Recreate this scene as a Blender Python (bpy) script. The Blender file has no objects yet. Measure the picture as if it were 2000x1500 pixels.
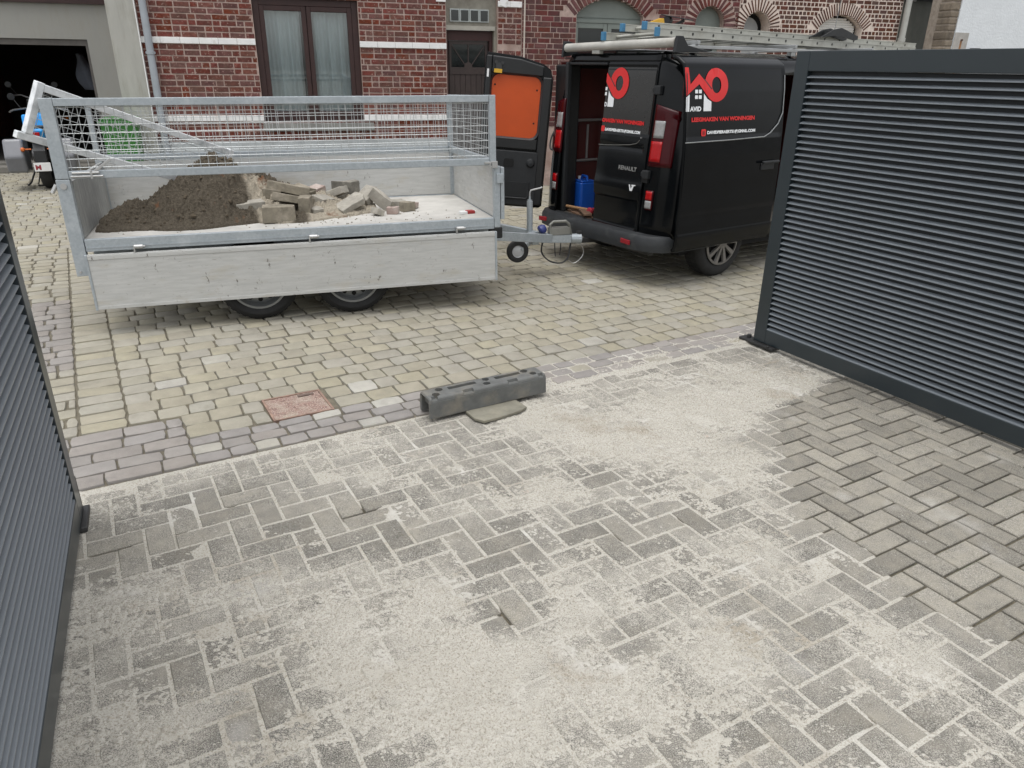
import bpy, bmesh, math, random
import numpy as np
from mathutils import Vector, Matrix, Euler
random.seed(7)
RNG = np.random.default_rng(11)
SC = bpy.context.scene
COL = SC.collection
R = math.radians

# ---------------------------------------------------------------- camera
CAM_H, PITCH, ROLL, FPX = 1.75, R(23.4), 0.0147, 1430.0
_fw = Vector((0, math.cos(PITCH), -math.sin(PITCH)))
_r0 = Vector((1, 0, 0)); _u0 = _r0.cross(_fw)
_a = math.atan(ROLL)
_rt = _r0 * math.cos(_a) + _u0 * math.sin(_a)
_up = _u0 * math.cos(_a) - _r0 * math.sin(_a)
cd = bpy.data.cameras.new('camera'); cam = bpy.data.objects.new('camera', cd); COL.objects.link(cam)
cam.matrix_world = Matrix(((_rt.x, _up.x, -_fw.x, 0), (_rt.y, _up.y, -_fw.y, 0), (_rt.z, _up.z, -_fw.z, CAM_H), (0, 0, 0, 1)))
cd.sensor_width = 36.0; cd.lens = FPX / 2000 * 36; cd.clip_start = 0.05; cd.clip_end = 500
SC.camera = cam
def project(P):
    v = Vector(P) - Vector((0, 0, CAM_H)); z = v.dot(_fw)
    if z < .05: return None
    return 1000 + FPX * v.dot(_rt) / z, 750 - FPX * v.dot(_up) / z, z

# ---------------------------------------------------------------- overcast daylight
W = bpy.data.worlds.new('World'); SC.world = W; W.use_nodes = True
nt = W.node_tree; nt.nodes.clear()
wo = nt.nodes.new('ShaderNodeOutputWorld'); bg = nt.nodes.new('ShaderNodeBackground')
sky = nt.nodes.new('ShaderNodeTexSky'); sky.sky_type = 'NISHITA'; sky.sun_disc = False
SUN_EL, SUN_AZ = R(80), R(200)
sky.sun_elevation = SUN_EL; sky.sun_rotation = SUN_AZ; sky.air_density = 1.0; sky.dust_density = 3.0; sky.ozone_density = 1.0
hs = nt.nodes.new('ShaderNodeHueSaturation'); hs.inputs['Saturation'].default_value = 0.16
nt.links.new(sky.outputs[0], hs.inputs['Color']); nt.links.new(hs.outputs[0], bg.inputs[0]); nt.links.new(bg.outputs[0], wo.inputs[0])
bg.inputs[1].default_value = 0.14
sl = bpy.data.lights.new('sun', 'SUN'); sun = bpy.data.objects.new('sun', sl); COL.objects.link(sun)
sl.energy = 0.6; sl.angle = R(50); sl.color = (1.0, .985, .96)
_sd = Vector((math.sin(SUN_AZ) * math.cos(SUN_EL), math.cos(SUN_AZ) * math.cos(SUN_EL), math.sin(SUN_EL)))
sun.rotation_euler = _sd.to_track_quat('Z', 'Y').to_euler(); sun.location = (0, 6, 12)
SC.view_settings.view_transform = 'Standard'; SC.view_settings.look = 'None'
SC.view_settings.gamma = 1.0; SC.view_settings.use_curve_mapping = False
SC.view_settings.exposure = 0.86
SC.cycles.max_bounces = 8

# ---------------------------------------------------------------- materials
def NN(t, typ, **k):
    n = t.nodes.new(typ)
    for a, b in k.items(): setattr(n, a, b)
    return n
def mathn(t, op, a, b=None, clamp=False):
    n = NN(t, 'ShaderNodeMath', operation=op, use_clamp=clamp)
    for i, v in enumerate((a, b)):
        if v is None: continue
        if isinstance(v, (int, float)): n.inputs[i].default_value = v
        else: t.links.new(v, n.inputs[i])
    return n.outputs[0]
def mixc(t, f, a, b, bt='MIX'):
    n = NN(t, 'ShaderNodeMix', data_type='RGBA', blend_type=bt)
    for s, v in ((n.inputs[0], f), (n.inputs[6], a), (n.inputs[7], b)):
        if isinstance(v, (int, float)): s.default_value = v
        elif isinstance(v, tuple): s.default_value = v if len(v) == 4 else (*v, 1)
        else: t.links.new(v, s)
    return n.outputs[2]
def noise(t, scale, detail=4, rough=.6, vec=None, stretch=None):
    n = NN(t, 'ShaderNodeTexNoise'); n.inputs['Scale'].default_value = scale
    n.inputs['Detail'].default_value = detail; n.inputs['Roughness'].default_value = rough
    if vec is None: vec = NN(t, 'ShaderNodeNewGeometry').outputs['Position']
    if stretch:
        m = NN(t, 'ShaderNodeMapping'); m.inputs['Scale'].default_value = stretch; t.links.new(vec, m.inputs[0]); vec = m.outputs[0]
    t.links.new(vec, n.inputs['Vector']); return n.outputs[0]
def ramp(t, f, a, b):
    n = NN(t, 'ShaderNodeMapRange'); n.inputs[1].default_value = a; n.inputs[2].default_value = b
    t.links.new(f, n.inputs[0]); return n.outputs[0]
def piece_random(t):
    o = NN(t, 'ShaderNodeObjectInfo').outputs['Random']; g = NN(t, 'ShaderNodeNewGeometry').outputs['Random Per Island']
    return mathn(t, 'FRACT', mathn(t, 'ADD', o, g))
MATS = {}
def mat(name, col, rough=.6, metal=0.0, var=.15, scale=6.0, bump=0.0, bscale=80, spec=.5, coat=0.0, rnd=0.0, rnd_hue=0.0,
        stain=None, stain_scale=3.0, stain_lo=.5, stain_hi=.7, speck=None, speck_scale=300, speck_lo=.6, speck_hi=.7, stretch=None, local=False, rvar=.1):
    if name in MATS: return MATS[name]
    m = bpy.data.materials.new(name); m.use_nodes = True; t = m.node_tree
    b = t.nodes['Principled BSDF']
    vec = NN(t, 'ShaderNodeTexCoord').outputs['Object'] if local else None
    n1 = noise(t, scale, 5, .6, vec, stretch)
    lo = tuple(c * (1 - var) for c in col); hi = tuple(c * (1 + var) for c in col)
    c = mixc(t, ramp(t, n1, .3, .7), lo, hi)
    if rnd or rnd_hue:
        pr = piece_random(t)
        h = NN(t, 'ShaderNodeHueSaturation'); t.links.new(c, h.inputs['Color'])
        t.links.new(mathn(t, 'ADD', mathn(t, 'MULTIPLY', pr, 2 * rnd), 1 - rnd), h.inputs['Value'])
        if rnd_hue:
            p2 = mathn(t, 'FRACT', mathn(t, 'MULTIPLY', pr, 7.31))
            t.links.new(mathn(t, 'ADD', mathn(t, 'MULTIPLY', p2, 2 * rnd_hue), .5 - rnd_hue), h.inputs['Hue'])
            p3 = mathn(t, 'FRACT', mathn(t, 'MULTIPLY', pr, 3.77))
            t.links.new(mathn(t, 'ADD', mathn(t, 'MULTIPLY', p3, .5), .75), h.inputs['Saturation'])
        c = h.outputs[0]
    if stain:
        n2 = noise(t, stain_scale, 6, .65, vec, stretch)
        c = mixc(t, ramp(t, n2, stain_lo, stain_hi), c, stain)
    if speck:
        n3 = noise(t, speck_scale, 3, .6, vec)
        c = mixc(t, ramp(t, n3, speck_lo, speck_hi), c, speck)
    t.links.new(c, b.inputs['Base Color'])
    b.inputs['Metallic'].default_value = metal; b.inputs['Specular IOR Level'].default_value = spec
    b.inputs['Coat Weight'].default_value = coat; b.inputs['Coat Roughness'].default_value = .05
    rr = ramp(t, noise(t, scale * 2.3, 4, .6, vec), .2, .8)
    t.links.new(mathn(t, 'ADD', mathn(t, 'MULTIPLY', rr, rvar), max(rough - rvar / 2, .02)), b.inputs['Roughness'])
    if bump:
        bn = NN(t, 'ShaderNodeBump'); bn.inputs['Strength'].default_value = bump; bn.inputs['Distance'].default_value = .01
        t.links.new(noise(t, bscale, 5, .65, vec), bn.inputs['Height']); t.links.new(bn.outputs[0], b.inputs['Normal'])
    MATS[name] = m; return m

SAND_COL = (.50, .455, .375)
def mat_paver():
    m = bpy.data.materials.new('concrete_paver'); m.use_nodes = True; t = m.node_tree; b = t.nodes['Principled BSDF']
    at = NN(t, 'ShaderNodeAttribute', attribute_name='dust').outputs['Fac']
    big = noise(t, 5, 4, .6); fine = noise(t, 260, 2, .7); mid = noise(t, 38, 4, .7)
    pr = piece_random(t)
    base = mixc(t, ramp(t, fine, .36, .64), (.115, .109, .096), (.28, .267, .238))
    base = mixc(t, ramp(t, noise(t, 14, 4), .4, .75), base, (.25, .234, .20))
    base = mixc(t, ramp(t, noise(t, 1.7, 3), .62, .75), base, (.36, .35, .33))
    h = NN(t, 'ShaderNodeHueSaturation'); t.links.new(base, h.inputs['Color']); t.links.new(mathn(t, 'ADD', mathn(t, 'MULTIPLY', pr, .42), .80), h.inputs['Value'])
    c = h.outputs[0]
    c = mixc(t, mathn(t, 'SUBTRACT', 1.0, ramp(t, at, .10, .40)), c, mixc(t, 1.0, c, (1.22, 1.205, 1.165), 'MULTIPLY'))   # older, paler blocks where no fresh sand was laid
    c = mixc(t, ramp(t, noise(t, 23, 5, .75), .60, .72), c, mixc(t, 1.0, c, (.72, .70, .66), 'MULTIPLY'))
    c = mixc(t, ramp(t, noise(t, 9, 5, .8), .66, .76), c, (.50, .49, .47))
    c = mixc(t, ramp(t, noise(t, 340, 1), .68, .74), c, (.62, .60, .56))
    d = mathn(t, 'MULTIPLY', at, 1.0)
    for n, k in ((big, .9), (mid, .75), (fine, 1.9)):
        d = mathn(t, 'ADD', d, mathn(t, 'MULTIPLY', mathn(t, 'SUBTRACT', n, .5), k))
    c = mixc(t, ramp(t, d, .37, .88), c, (.455, .432, .378))
    t.links.new(c, b.inputs['Base Color']); b.inputs['Roughness'].default_value = .95; b.inputs['Specular IOR Level'].default_value = .15
    bn = NN(t, 'ShaderNodeBump'); bn.inputs['Strength'].default_value = .55; bn.inputs['Distance'].default_value = .006
    t.links.new(mathn(t, 'ADD', fine, mathn(t, 'MULTIPLY', mid, 1.2)), bn.inputs['Height']); t.links.new(bn.outputs[0], b.inputs['Normal'])
    return m
def mat_sand():
    m = bpy.data.materials.new('loose_sand'); m.use_nodes = True; t = m.node_tree; b = t.nodes['Principled BSDF']
    fine = noise(t, 220, 3, .75); mid = noise(t, 45, 5, .7); big = noise(t, 2.2, 5, .6)
    lump_shade = noise(t, 135, 3, .8); fl = NN(t, 'ShaderNodeAttribute', attribute_name='pressed').outputs['Fac']
    c = mixc(t, ramp(t, fine, .33, .66), (.362, .343, .298), (.55, .528, .472))
    c = mixc(t, ramp(t, big, .45, .72), c, (.42, .40, .348))
    c = mixc(t, ramp(t, mid, .58, .76), c, (.38, .345, .285))
    c = mixc(t, mathn(t, 'MULTIPLY', ramp(t, lump_shade, .52, .62), .85), c, (.24, .215, .175))  # dark speckle paints in the shading of small sand lumps
    c = mixc(t, mathn(t, 'MULTIPLY', ramp(t, noise(t, 1.6, 5, .7), .54, .68), .75), c, mixc(t, 1.0, c, (.66, .61, .54), 'MULTIPLY'))
    c = mixc(t, mathn(t, 'MULTIPLY', fl, .4), c, (.54, .52, .47))
    c = mixc(t, ramp(t, noise(t, 3.1, 4), .58, .74), c, (.54, .525, .485))
    c = mixc(t, ramp(t, noise(t, 5.5, 3), .70, .80), c, (.47, .33, .27))
    c = mixc(t, ramp(t, noise(t, 400, 1), .70, .76), c, (.16, .15, .14))
    t.links.new(c, b.inputs['Base Color']); b.inputs['Roughness'].default_value = 1.0; b.inputs['Specular IOR Level'].default_value = .1
    bn = NN(t, 'ShaderNodeBump'); bn.inputs['Strength'].default_value = .35; bn.inputs['Distance'].default_value = .006
    t.links.new(mathn(t, 'ADD', fine, mathn(t, 'MULTIPLY', mid, 2)), bn.inputs['Height']); t.links.new(bn.outputs[0], b.inputs['Normal'])
    return m
def mat_heap():
    m = bpy.data.materials.new('dug_sand'); m.use_nodes = True; t = m.node_tree; b = t.nodes['Principled BSDF']
    at = NN(t, 'ShaderNodeAttribute', attribute_name='dry').outputs['Fac']
    n = noise(t, 90, 4, .7); k = noise(t, 14, 5, .7)
    wet = mixc(t, ramp(t, n, .3, .7), (.065, .055, .041), (.155, .132, .102))
    dry = mixc(t, ramp(t, n, .3, .7), (.34, .30, .235), (.46, .41, .33))
    c = mixc(t, ramp(t, mathn(t, 'ADD', at, mathn(t, 'MULTIPLY', mathn(t, 'SUBTRACT', k, .5), .7)), .35, .65), wet, dry)
    c = mixc(t, ramp(t, noise(t, 5, 3), .64, .74), c, (.20, .105, .06))
    t.links.new(c, b.inputs['Base Color']); b.inputs['Roughness'].default_value = 1.0; b.inputs['Specular IOR Level'].default_value = .1
    bn = NN(t, 'ShaderNodeBump'); bn.inputs['Strength'].default_value = 1; bn.inputs['Distance'].default_value = .015
    t.links.new(mathn(t, 'ADD', n, mathn(t, 'MULTIPLY', k, 2)), bn.inputs['Height']); t.links.new(bn.outputs[0], b.inputs['Normal'])
    return m
def mat_galv():
    m = bpy.data.materials.new('galvanised_steel'); m.use_nodes = True; t = m.node_tree; b = t.nodes['Principled BSDF']
    v = NN(t, 'ShaderNodeTexVoronoi'); v.inputs['Scale'].default_value = 70; t.links.new(NN(t, 'ShaderNodeNewGeometry').outputs['Position'], v.inputs['Vector'])
    sp = NN(t, 'ShaderNodeSeparateColor'); t.links.new(v.outputs['Color'], sp.inputs[0])
    c = mixc(t, sp.outputs[0], (.33, .365, .385), (.385, .42, .44))
    c = mixc(t, ramp(t, noise(t, 6, 6, .7), .54, .74), c, (.47, .50, .515))
    c = mixc(t, ramp(t, noise(t, 18, 5, .7), .66, .78), c, (.25, .25, .24))
    t.links.new(c, b.inputs['Base Color']); b.inputs['Metallic'].default_value = .35
    t.links.new(mathn(t, 'ADD', mathn(t, 'MULTIPLY', sp.outputs[1], .2), .42), b.inputs['Roughness'])
    MATS['galv'] = m; return m
def mat_alu():
    m = bpy.data.materials.new('worn_aluminium_board'); m.use_nodes = True; t = m.node_tree; b = t.nodes['Principled BSDF']
    vec = NN(t, 'ShaderNodeTexCoord').outputs['Object']
    c = mixc(t, ramp(t, noise(t, 6, 5, .6, vec, (1, 1, 9)), .3, .7), (.43, .432, .415), (.53, .53, .51))
    c = mixc(t, ramp(t, noise(t, 2.5, 5, .6, vec, (1, 1, 4)), .56, .78), c, (.43, .40, .33))
    c = mixc(t, ramp(t, noise(t, 26, 5, .75, vec, (1, 1, .45)), .63, .69), c, (.15, .135, .12))
    c = mixc(t, ramp(t, noise(t, 70, 3, .7, vec, (.25, 1, 2.5)), .64, .70), c, (.26, .235, .21))
    c = mixc(t, ramp(t, noise(t, 9, 6, .8, vec, (1, 1, .6)), .64, .74), c, (.36, .33, .28))
    t.links.new(c, b.inputs['Base Color']); b.inputs['Metallic'].default_value = .15; b.inputs['Roughness'].default_value = .55
    MATS['alu'] = m; return m
def mat_glass(name, tint=(.75, .8, .8), refl=.12):
    m = bpy.data.materials.new(name); m.use_nodes = True; t = m.node_tree; t.nodes.remove(t.nodes['Principled BSDF'])
    tr = NN(t, 'ShaderNodeBsdfTransparent'); tr.inputs[0].default_value = (*tint, 1); gl = NN(t, 'ShaderNodeBsdfGlossy'); gl.inputs['Roughness'].default_value = .02
    lw = NN(t, 'ShaderNodeFresnel'); lw.inputs[0].default_value = 1.5
    mx = NN(t, 'ShaderNodeMixShader'); t.links.new(mathn(t, 'ADD', lw.outputs[0], refl, True), mx.inputs[0])
    t.links.new(tr.outputs[0], mx.inputs[1]); t.links.new(gl.outputs[0], mx.inputs[2]); t.links.new(mx.outputs[0], t.nodes['Material Output'].inputs[0])
    return m
def mat_brick_tex(name, c1, c2, mortar, w, h):
    m = bpy.data.materials.new(name); m.use_nodes = True; t = m.node_tree; b = t.nodes['Principled BSDF']
    tc = NN(t, 'ShaderNodeTexCoord').outputs['Object']; mp = NN(t, 'ShaderNodeMapping'); mp.inputs['Rotation'].default_value = (R(-90), 0, 0)
    t.links.new(tc, mp.inputs[0]); bk = NN(t, 'ShaderNodeTexBrick'); t.links.new(mp.outputs[0], bk.inputs['Vector'])
    bk.inputs['Scale'].default_value = 1; bk.inputs['Brick Width'].default_value = w; bk.inputs['Row Height'].default_value = h; bk.inputs['Mortar Size'].default_value = .006
    bk.inputs['Color1'].default_value = (*c1, 1); bk.inputs['Color2'].default_value = (*c2, 1); bk.inputs['Mortar'].default_value = (*mortar, 1)
    t.links.new(bk.outputs[0], b.inputs['Base Color']); b.inputs['Roughness'].default_value = .9
    return m

# ---------------------------------------------------------------- mesh helpers
class MB:
    def __init__(s): s.v = []; s.f = []; s.mi = []
    def add(s, vs, fs, mi=0):
        o = len(s.v); s.v += [tuple(p) for p in vs]; s.f += [tuple(i + o for i in f) for f in fs]; s.mi += [mi] * len(fs); return s
    def hexa(s, p, mi=0):
        return s.add(p, [(0, 3, 2, 1), (4, 5, 6, 7), (0, 1, 5, 4), (1, 2, 6, 5), (2, 3, 7, 6), (3, 0, 4, 7)], mi)
    def box(s, x0, x1, y0, y1, z0, z1, mi=0):
        return s.hexa([(x0, y0, z0), (x1, y0, z0), (x1, y1, z0), (x0, y1, z0), (x0, y0, z1), (x1, y0, z1), (x1, y1, z1), (x0, y1, z1)], mi)
    def obox(s, c, ex, ey, ez, mi=0):
        c, ex, ey, ez = map(Vector, (c, ex, ey, ez))
        q = [c + ex * a + ey * b + ez * d for d in (-.5, .5) for a, b in ((-.5, -.5), (.5, -.5), (.5, .5), (-.5, .5))]
        return s.hexa(q, mi)
    def bar(s, a, b, w, h, up=(0, 0, 1), mi=0):
        a, b, up = Vector(a), Vector(b), Vector(up); d = (b - a); x = d.normalized(); y = up.cross(x).normalized(); z = x.cross(y)
        return s.obox((a + b) / 2, d, y * w, z * h, mi)
    def cyl(s, a, b, r, n=12, r2=None, cap=True, mi=0):
        a, b = Vector(a), Vector(b); x = (b - a).normalized(); t = Vector((0, 0, 1)) if abs(x.z) < .9 else Vector((1, 0, 0))
        y = x.cross(t).normalized(); z = x.cross(y); r2 = r if r2 is None else r2
        vs = []
        for c, q in ((a, r), (b, r2)):
            for i in range(n):
                g = 2 * math.pi * i / n; vs.append(c + y * math.cos(g) * q + z * math.sin(g) * q)
        fs = [(i, i + n, (i + 1) % n + n, (i + 1) % n) for i in range(n)]
        if cap: fs += [tuple(range(n)), tuple(range(2 * n - 1, n - 1, -1))]
        return s.add(vs, fs, mi)
    def tube(s, pts, r, n=8, mi=0):
        pts = [Vector(p) for p in pts]; vs = []; prev = None
        for i, p in enumerate(pts):
            d = (pts[min(i + 1, len(pts) - 1)] - pts[max(i - 1, 0)]).normalized()
            if prev is None:
                t = Vector((0, 0, 1)) if abs(d.z) < .9 else Vector((1, 0, 0)); y = d.cross(t).normalized()
            else: y = (prev - d * prev.dot(d)).normalized()
            prev = y; z = d.cross(y)
            vs += [p + y * math.cos(2 * math.pi * k / n) * r + z * math.sin(2 * math.pi * k / n) * r for k in range(n)]
        fs = [(i * n + k, (i + 1) * n + k, (i + 1) * n + (k + 1) % n, i * n + (k + 1) % n) for i in range(len(pts) - 1) for k in range(n)]
        fs += [tuple(range(n)), tuple(range(len(vs) - 1, len(vs) - 1 - n, -1))]
        return s.add(vs, fs, mi)
    def prism(s, poly, fn, h0, h1, mi=0):          # poly in 2D, fn(a,b,h)->3D
        n = len(poly); vs = [fn(a, b, h0) for a, b in poly] + [fn(a, b, h1) for a, b in poly]
        fs = [tuple(range(n - 1, -1, -1)), tuple(range(n, 2 * n))] + [(i, (i + 1) % n, (i + 1) % n + n, i + n) for i in range(n)]
        return s.add(vs, fs, mi)
    def grid(s, fn, nu, nv, mi=0, flip=False, skip=None):
        vs = [fn(i / nu, j / nv) for j in range(nv + 1) for i in range(nu + 1)]; fs = []
        for j in range(nv):
            for i in range(nu):
                if skip and skip((i + .5) / nu, (j + .5) / nv): continue
                q = (j * (nu + 1) + i, j * (nu + 1) + i + 1, (j + 1) * (nu + 1) + i + 1, (j + 1) * (nu + 1) + i)
                fs.append(q[::-1] if flip else q)
        return s.add(vs, fs, mi)
    def lathe(s, prof, axis_o, axis_d, n=32, mi=0):   # prof: (radius, along)
        o, d = Vector(axis_o), Vector(axis_d).normalized(); t = Vector((0, 0, 1)) if abs(d.z) < .9 else Vector((1, 0, 0))
        y = d.cross(t).normalized(); z = d.cross(y); m = len(prof); vs = []
        for i in range(n):
            g = 2 * math.pi * i / n
            vs += [o + d * h + (y * math.cos(g) + z * math.sin(g)) * r for r, h in prof]
        fs = [(i * m + k, i * m + k + 1, ((i + 1) % n) * m + k + 1, ((i + 1) % n) * m + k) for i in range(n) for k in range(m - 1)]
        return s.add(vs, fs, mi)
    def mesh(s, name, mats, smooth=False):
        me = bpy.data.meshes.new(name); me.from_pydata(s.v, [], s.f)
        for m in (mats if isinstance(mats, (list, tuple)) else [mats]): me.materials.append(m)
        if len(me.materials) > 1: me.polygons.foreach_set('material_index', s.mi)
        if smooth: me.polygons.foreach_set('use_smooth', [True] * len(me.polygons))
        me.update(); return me
    def build(s, name, mats, parent=None, smooth=False, bevel=0, seg=2, fixn=False, label=None):
        me = s.mesh(name, mats, smooth)
        if fixn:
            b = bmesh.new(); b.from_mesh(me); bmesh.ops.recalc_face_normals(b, faces=b.faces); b.to_mesh(me); b.free()
        o = bpy.data.objects.new(name, me); COL.objects.link(o); o.parent = parent
        if bevel:
            md = o.modifiers.new('bevel', 'BEVEL'); md.width = bevel; md.segments = seg; md.limit_method = 'ANGLE'; md.angle_limit = R(35)
            md.harden_normals = False
        if smooth:
            try: me.set_sharp_from_angle(angle=R(38))
            except Exception: pass
        if label: o['label'] = label
        return o
def link_mesh(me, name, parent, loc=(0, 0, 0), rot=None, scale=None):
    o = bpy.data.objects.new(name, me); COL.objects.link(o); o.parent = parent; o.location = loc
    if rot: o.rotation_euler = rot
    if scale: o.scale = scale
    return o
def thing(name, label, cat, loc=(0, 0, 0), rz=0, group=None, matrix=None):
    o = bpy.data.objects.new(name, None); COL.objects.link(o); o.location = loc; o.rotation_euler = (0, 0, rz); o.empty_display_size = .1
    o.matrix_world = matrix if matrix is not None else Matrix.Translation(Vector(loc)) @ Matrix.Rotation(rz, 4, 'Z')
    o['label'] = label; o['category'] = cat
    if group: o['group'] = group
    return o
def tag(o, label, cat=None, group=None, kind=None):
    o['label'] = label
    if cat: o['category'] = cat
    if group: o['group'] = group
    if kind: o['kind'] = kind
    return o
def text_obj(txt, name, parent, size, fn, m, sx=1.0, depth=.0008, bold=.0):
    """Lettering as thin raised mesh; fn maps the text plane (a,b,h) to local 3D."""
    cu = bpy.data.curves.new('lettering', 'FONT'); cu.body = txt; cu.size = size; cu.extrude = depth; cu.offset = bold; cu.resolution_u = 3
    tmp = bpy.data.objects.new('tmp', cu); COL.objects.link(tmp)
    dg = bpy.context.evaluated_depsgraph_get(); me = bpy.data.meshes.new_from_object(tmp.evaluated_get(dg))
    bpy.data.objects.remove(tmp); bpy.data.curves.remove(cu)
    for v in me.vertices: v.co = Vector(fn(v.co.x * sx, v.co.y, v.co.z))
    me.materials.clear(); me.materials.append(m)
    o = bpy.data.objects.new(name, me); COL.objects.link(o); o.parent = parent; return o
def rrect(x0, x1, y0, y1, r, n=5):
    out = []
    for cx, cy, a0 in ((x1 - r, y0 + r, -90), (x1 - r, y1 - r, 0), (x0 + r, y1 - r, 90), (x0 + r, y0 + r, 180)):
        for i in range(n + 1):
            a = R(a0 + 90 * i / n); out.append((cx + r * math.cos(a), cy + r * math.sin(a)))
    return out
def vnoise(x, y, seed=0):
    """value noise on numpy arrays"""
    xi = np.floor(x).astype(np.int64); yi = np.floor(y).astype(np.int64); fx = x - xi; fy = y - yi
    fx = fx * fx * (3 - 2 * fx); fy = fy * fy * (3 - 2 * fy)
    def h(a, b):
        n = (a * 374761393 + b * 668265263 + seed * 974711) & 0x7fffffff
        n = ((n ^ (n >> 13)) * 1274126177) & 0x7fffffff
        return ((n ^ (n >> 16)) & 0xffff) / 65535.0
    return (h(xi, yi) * (1 - fx) + h(xi + 1, yi) * fx) * (1 - fy) + (h(xi, yi + 1) * (1 - fx) + h(xi + 1, yi + 1) * fx) * fy
def fbm(x, y, seed=0, o=4):
    s = 0; a = .5; t = 0
    for i in range(o): s = s + a * vnoise(x * 2 ** i, y * 2 ** i, seed + i * 17); t += a; a *= .55
    return s / t
def np_grid_object(name, X, Y, Z, m, parent=None, attrs=None, smooth=True):
    ny, nx = X.shape; me = bpy.data.meshes.new(name)
    co = np.stack([X, Y, Z], -1).reshape(-1, 3).astype(np.float32)
    idx = np.arange(ny * nx).reshape(ny, nx); q = np.stack([idx[:-1, :-1], idx[:-1, 1:], idx[1:, 1:], idx[1:, :-1]], -1).reshape(-1, 4)
    me.vertices.add(len(co)); me.vertices.foreach_set('co', co.ravel())
    me.loops.add(q.size); me.loops.foreach_set('vertex_index', q.ravel().astype(np.int32))
    me.polygons.add(len(q)); me.polygons.foreach_set('loop_start', np.arange(0, q.size, 4, dtype=np.int32))
    try: me.polygons.foreach_set('loop_total', np.full(len(q), 4, dtype=np.int32))
    except Exception: pass
    me.polygons.foreach_set('use_smooth', np.full(len(q), smooth)); me.update(calc_edges=True); me.validate()
    for k, a in (attrs or {}).items():
        at = me.attributes.new(k, 'FLOAT', 'POINT'); at.data.foreach_set('value', a.ravel().astype(np.float32))
    me.materials.append(m); o = bpy.data.objects.new(name, me); COL.objects.link(o); o.parent = parent; return o
# ---------------------------------------------------------------- shared materials
GALV = mat_galv(); ALU = mat_alu(); PAVER = mat_paver(); SAND = mat_sand()
JOINT = mat('joint_soil', (.12, .104, .072), .95, var=.4, scale=30, bump=.4, stain=(.06, .075, .03), stain_scale=4, stain_lo=.55, stain_hi=.7)
STREET = mat('street_joint_sand', (.135, .12, .088), .95, var=.3, scale=20)
GROUND = mat('ground_earth', (.16, .15, .13), .95)
def cobmat(n, c, hue=.012, r=.13): return mat(n, c, .9, var=.1, scale=9, bump=.35, bscale=130, spec=.2, rnd=r, rnd_hue=hue, stain=tuple(x * .8 for x in c), stain_scale=5, stain_lo=.55, stain_hi=.75, speck=tuple(min(x * 1.25, .8) for x in c), speck_scale=260, speck_lo=.6, speck_hi=.7)
COBS = [cobmat('yellow_cobble', (.302, .281, .225), .004, .055), cobmat('purple_cobble', (.262, .243, .224), .004, .08), cobmat('grey_cobble', (.285, .266, .215), .004, .06), cobmat('whitened_cobble', (.36, .345, .305), .004, .12)]
SLATM = mat('lit_anthracite_slat', (.19, .212, .232), .38, var=.06, scale=3, spec=.6, rvar=.05)  # slats paler than the frame: their lit sheen is painted into the colour
ANTH = mat('anthracite_powder_coat', (.020, .0285, .034), .30, var=.06, scale=3, spec=.6, rvar=.05)
BLACKPL = mat('black_plastic', (.016, .017, .018), .55, var=.15, scale=12)
RUBBER = mat('tyre_rubber', (.018, .018, .018), .8, var=.2, scale=20, bump=.2)
DARK = mat('dark_cavity', (.008, .008, .008), .9)

# ---------------------------------------------------------------- ground, driveway, street
RZ = R(30); OD = Vector((0, 3.894, 0)); MD = Matrix.Translation(OD) @ Matrix.Rotation(RZ, 4, 'Z')
g = MB().add([(-200, -200, -.06), (200, -200, -.06), (200, 200, -.06), (-200, 200, -.06)], [(0, 1, 2, 3)]).build('ground', GROUND); tag(g, 'bare earth around the paved street', kind='structure')
drive = MB().add([(-4, -9, -.026), (4, -9, -.026), (4, 0.0, -.026), (-4, 0.0, -.026)], [(0, 1, 2, 3)]).build('driveway', JOINT)
drive.matrix_world = MD; tag(drive, 'herringbone concrete block driveway dusted with sand', kind='structure')
street = MB().add([(-16, 0.0, -.014), (16, 0.0, -.014), (16, 17, -.014), (-16, 17, -.014)], [(0, 1, 2, 3)]).build('street', STREET)
street.matrix_world = MD; tag(street, 'yellow tumbled cobble street with purplish border rows', kind='structure')
MDi = MD.inverted()
def visible(Pw, m=60):
    p = project(Pw)
    return p and -m < p[0] < 2000 + m and -m < p[1] < 1500 + m and p

# sand density in driveway coordinates (u, w = -v)
HEAVY = [(.79,.65,.35),(1.39,.66,.4),(1.56,1.07,.25),(.26,.8,.25),(.56,1.19,.15),(-1.49,1.38,.13),(-1.64,1.08,.13),(-2.08,.87,.15),(-1.04,1.83,.22),(-1.23,2.02,.15),(.05,1.81,.16),(-.66,1.71,.16),(-1.68,-.02,.12),(-.97,.1,.14),(-.04,.3,.2),(-1.48,1.64,.14),(-2.06,1.54,.15),(-.37,2.05,.14),(.12,2.5,.15),(-1.02,.5,.1),(-.3,1.0,.12),(-.49,2.25,.12),(.1,.55,.2),(-1.13,1.40,.13),(-1.3,1.75,.15),(-.8,2.1,.15)]
LIGHT = [(-1.39,.69,.2),(-1.63,.38,.2),(-1.0,.99,.17),(-1.89,.6,.2),(-.75,1.24,.17),(.02,1.45,.13),(-.3,1.42,.14),(-.86,2.35,.1),(-.54,2.42,.12),(-.16,1.96,.1),(-1.98,1.34,.1),(-1.8,1.6,.1),(-.9,1.6,.11),(-.61,1.91,.09),(-.26,2.5,.12),(-.1,2.6,.12),(-.04,2.15,.08),(-.08,1.01,.12),(.26,.87,.06),(-.93,1.63,.08),(-2.18,.55,.15),(-1.15,.75,.12)]
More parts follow.
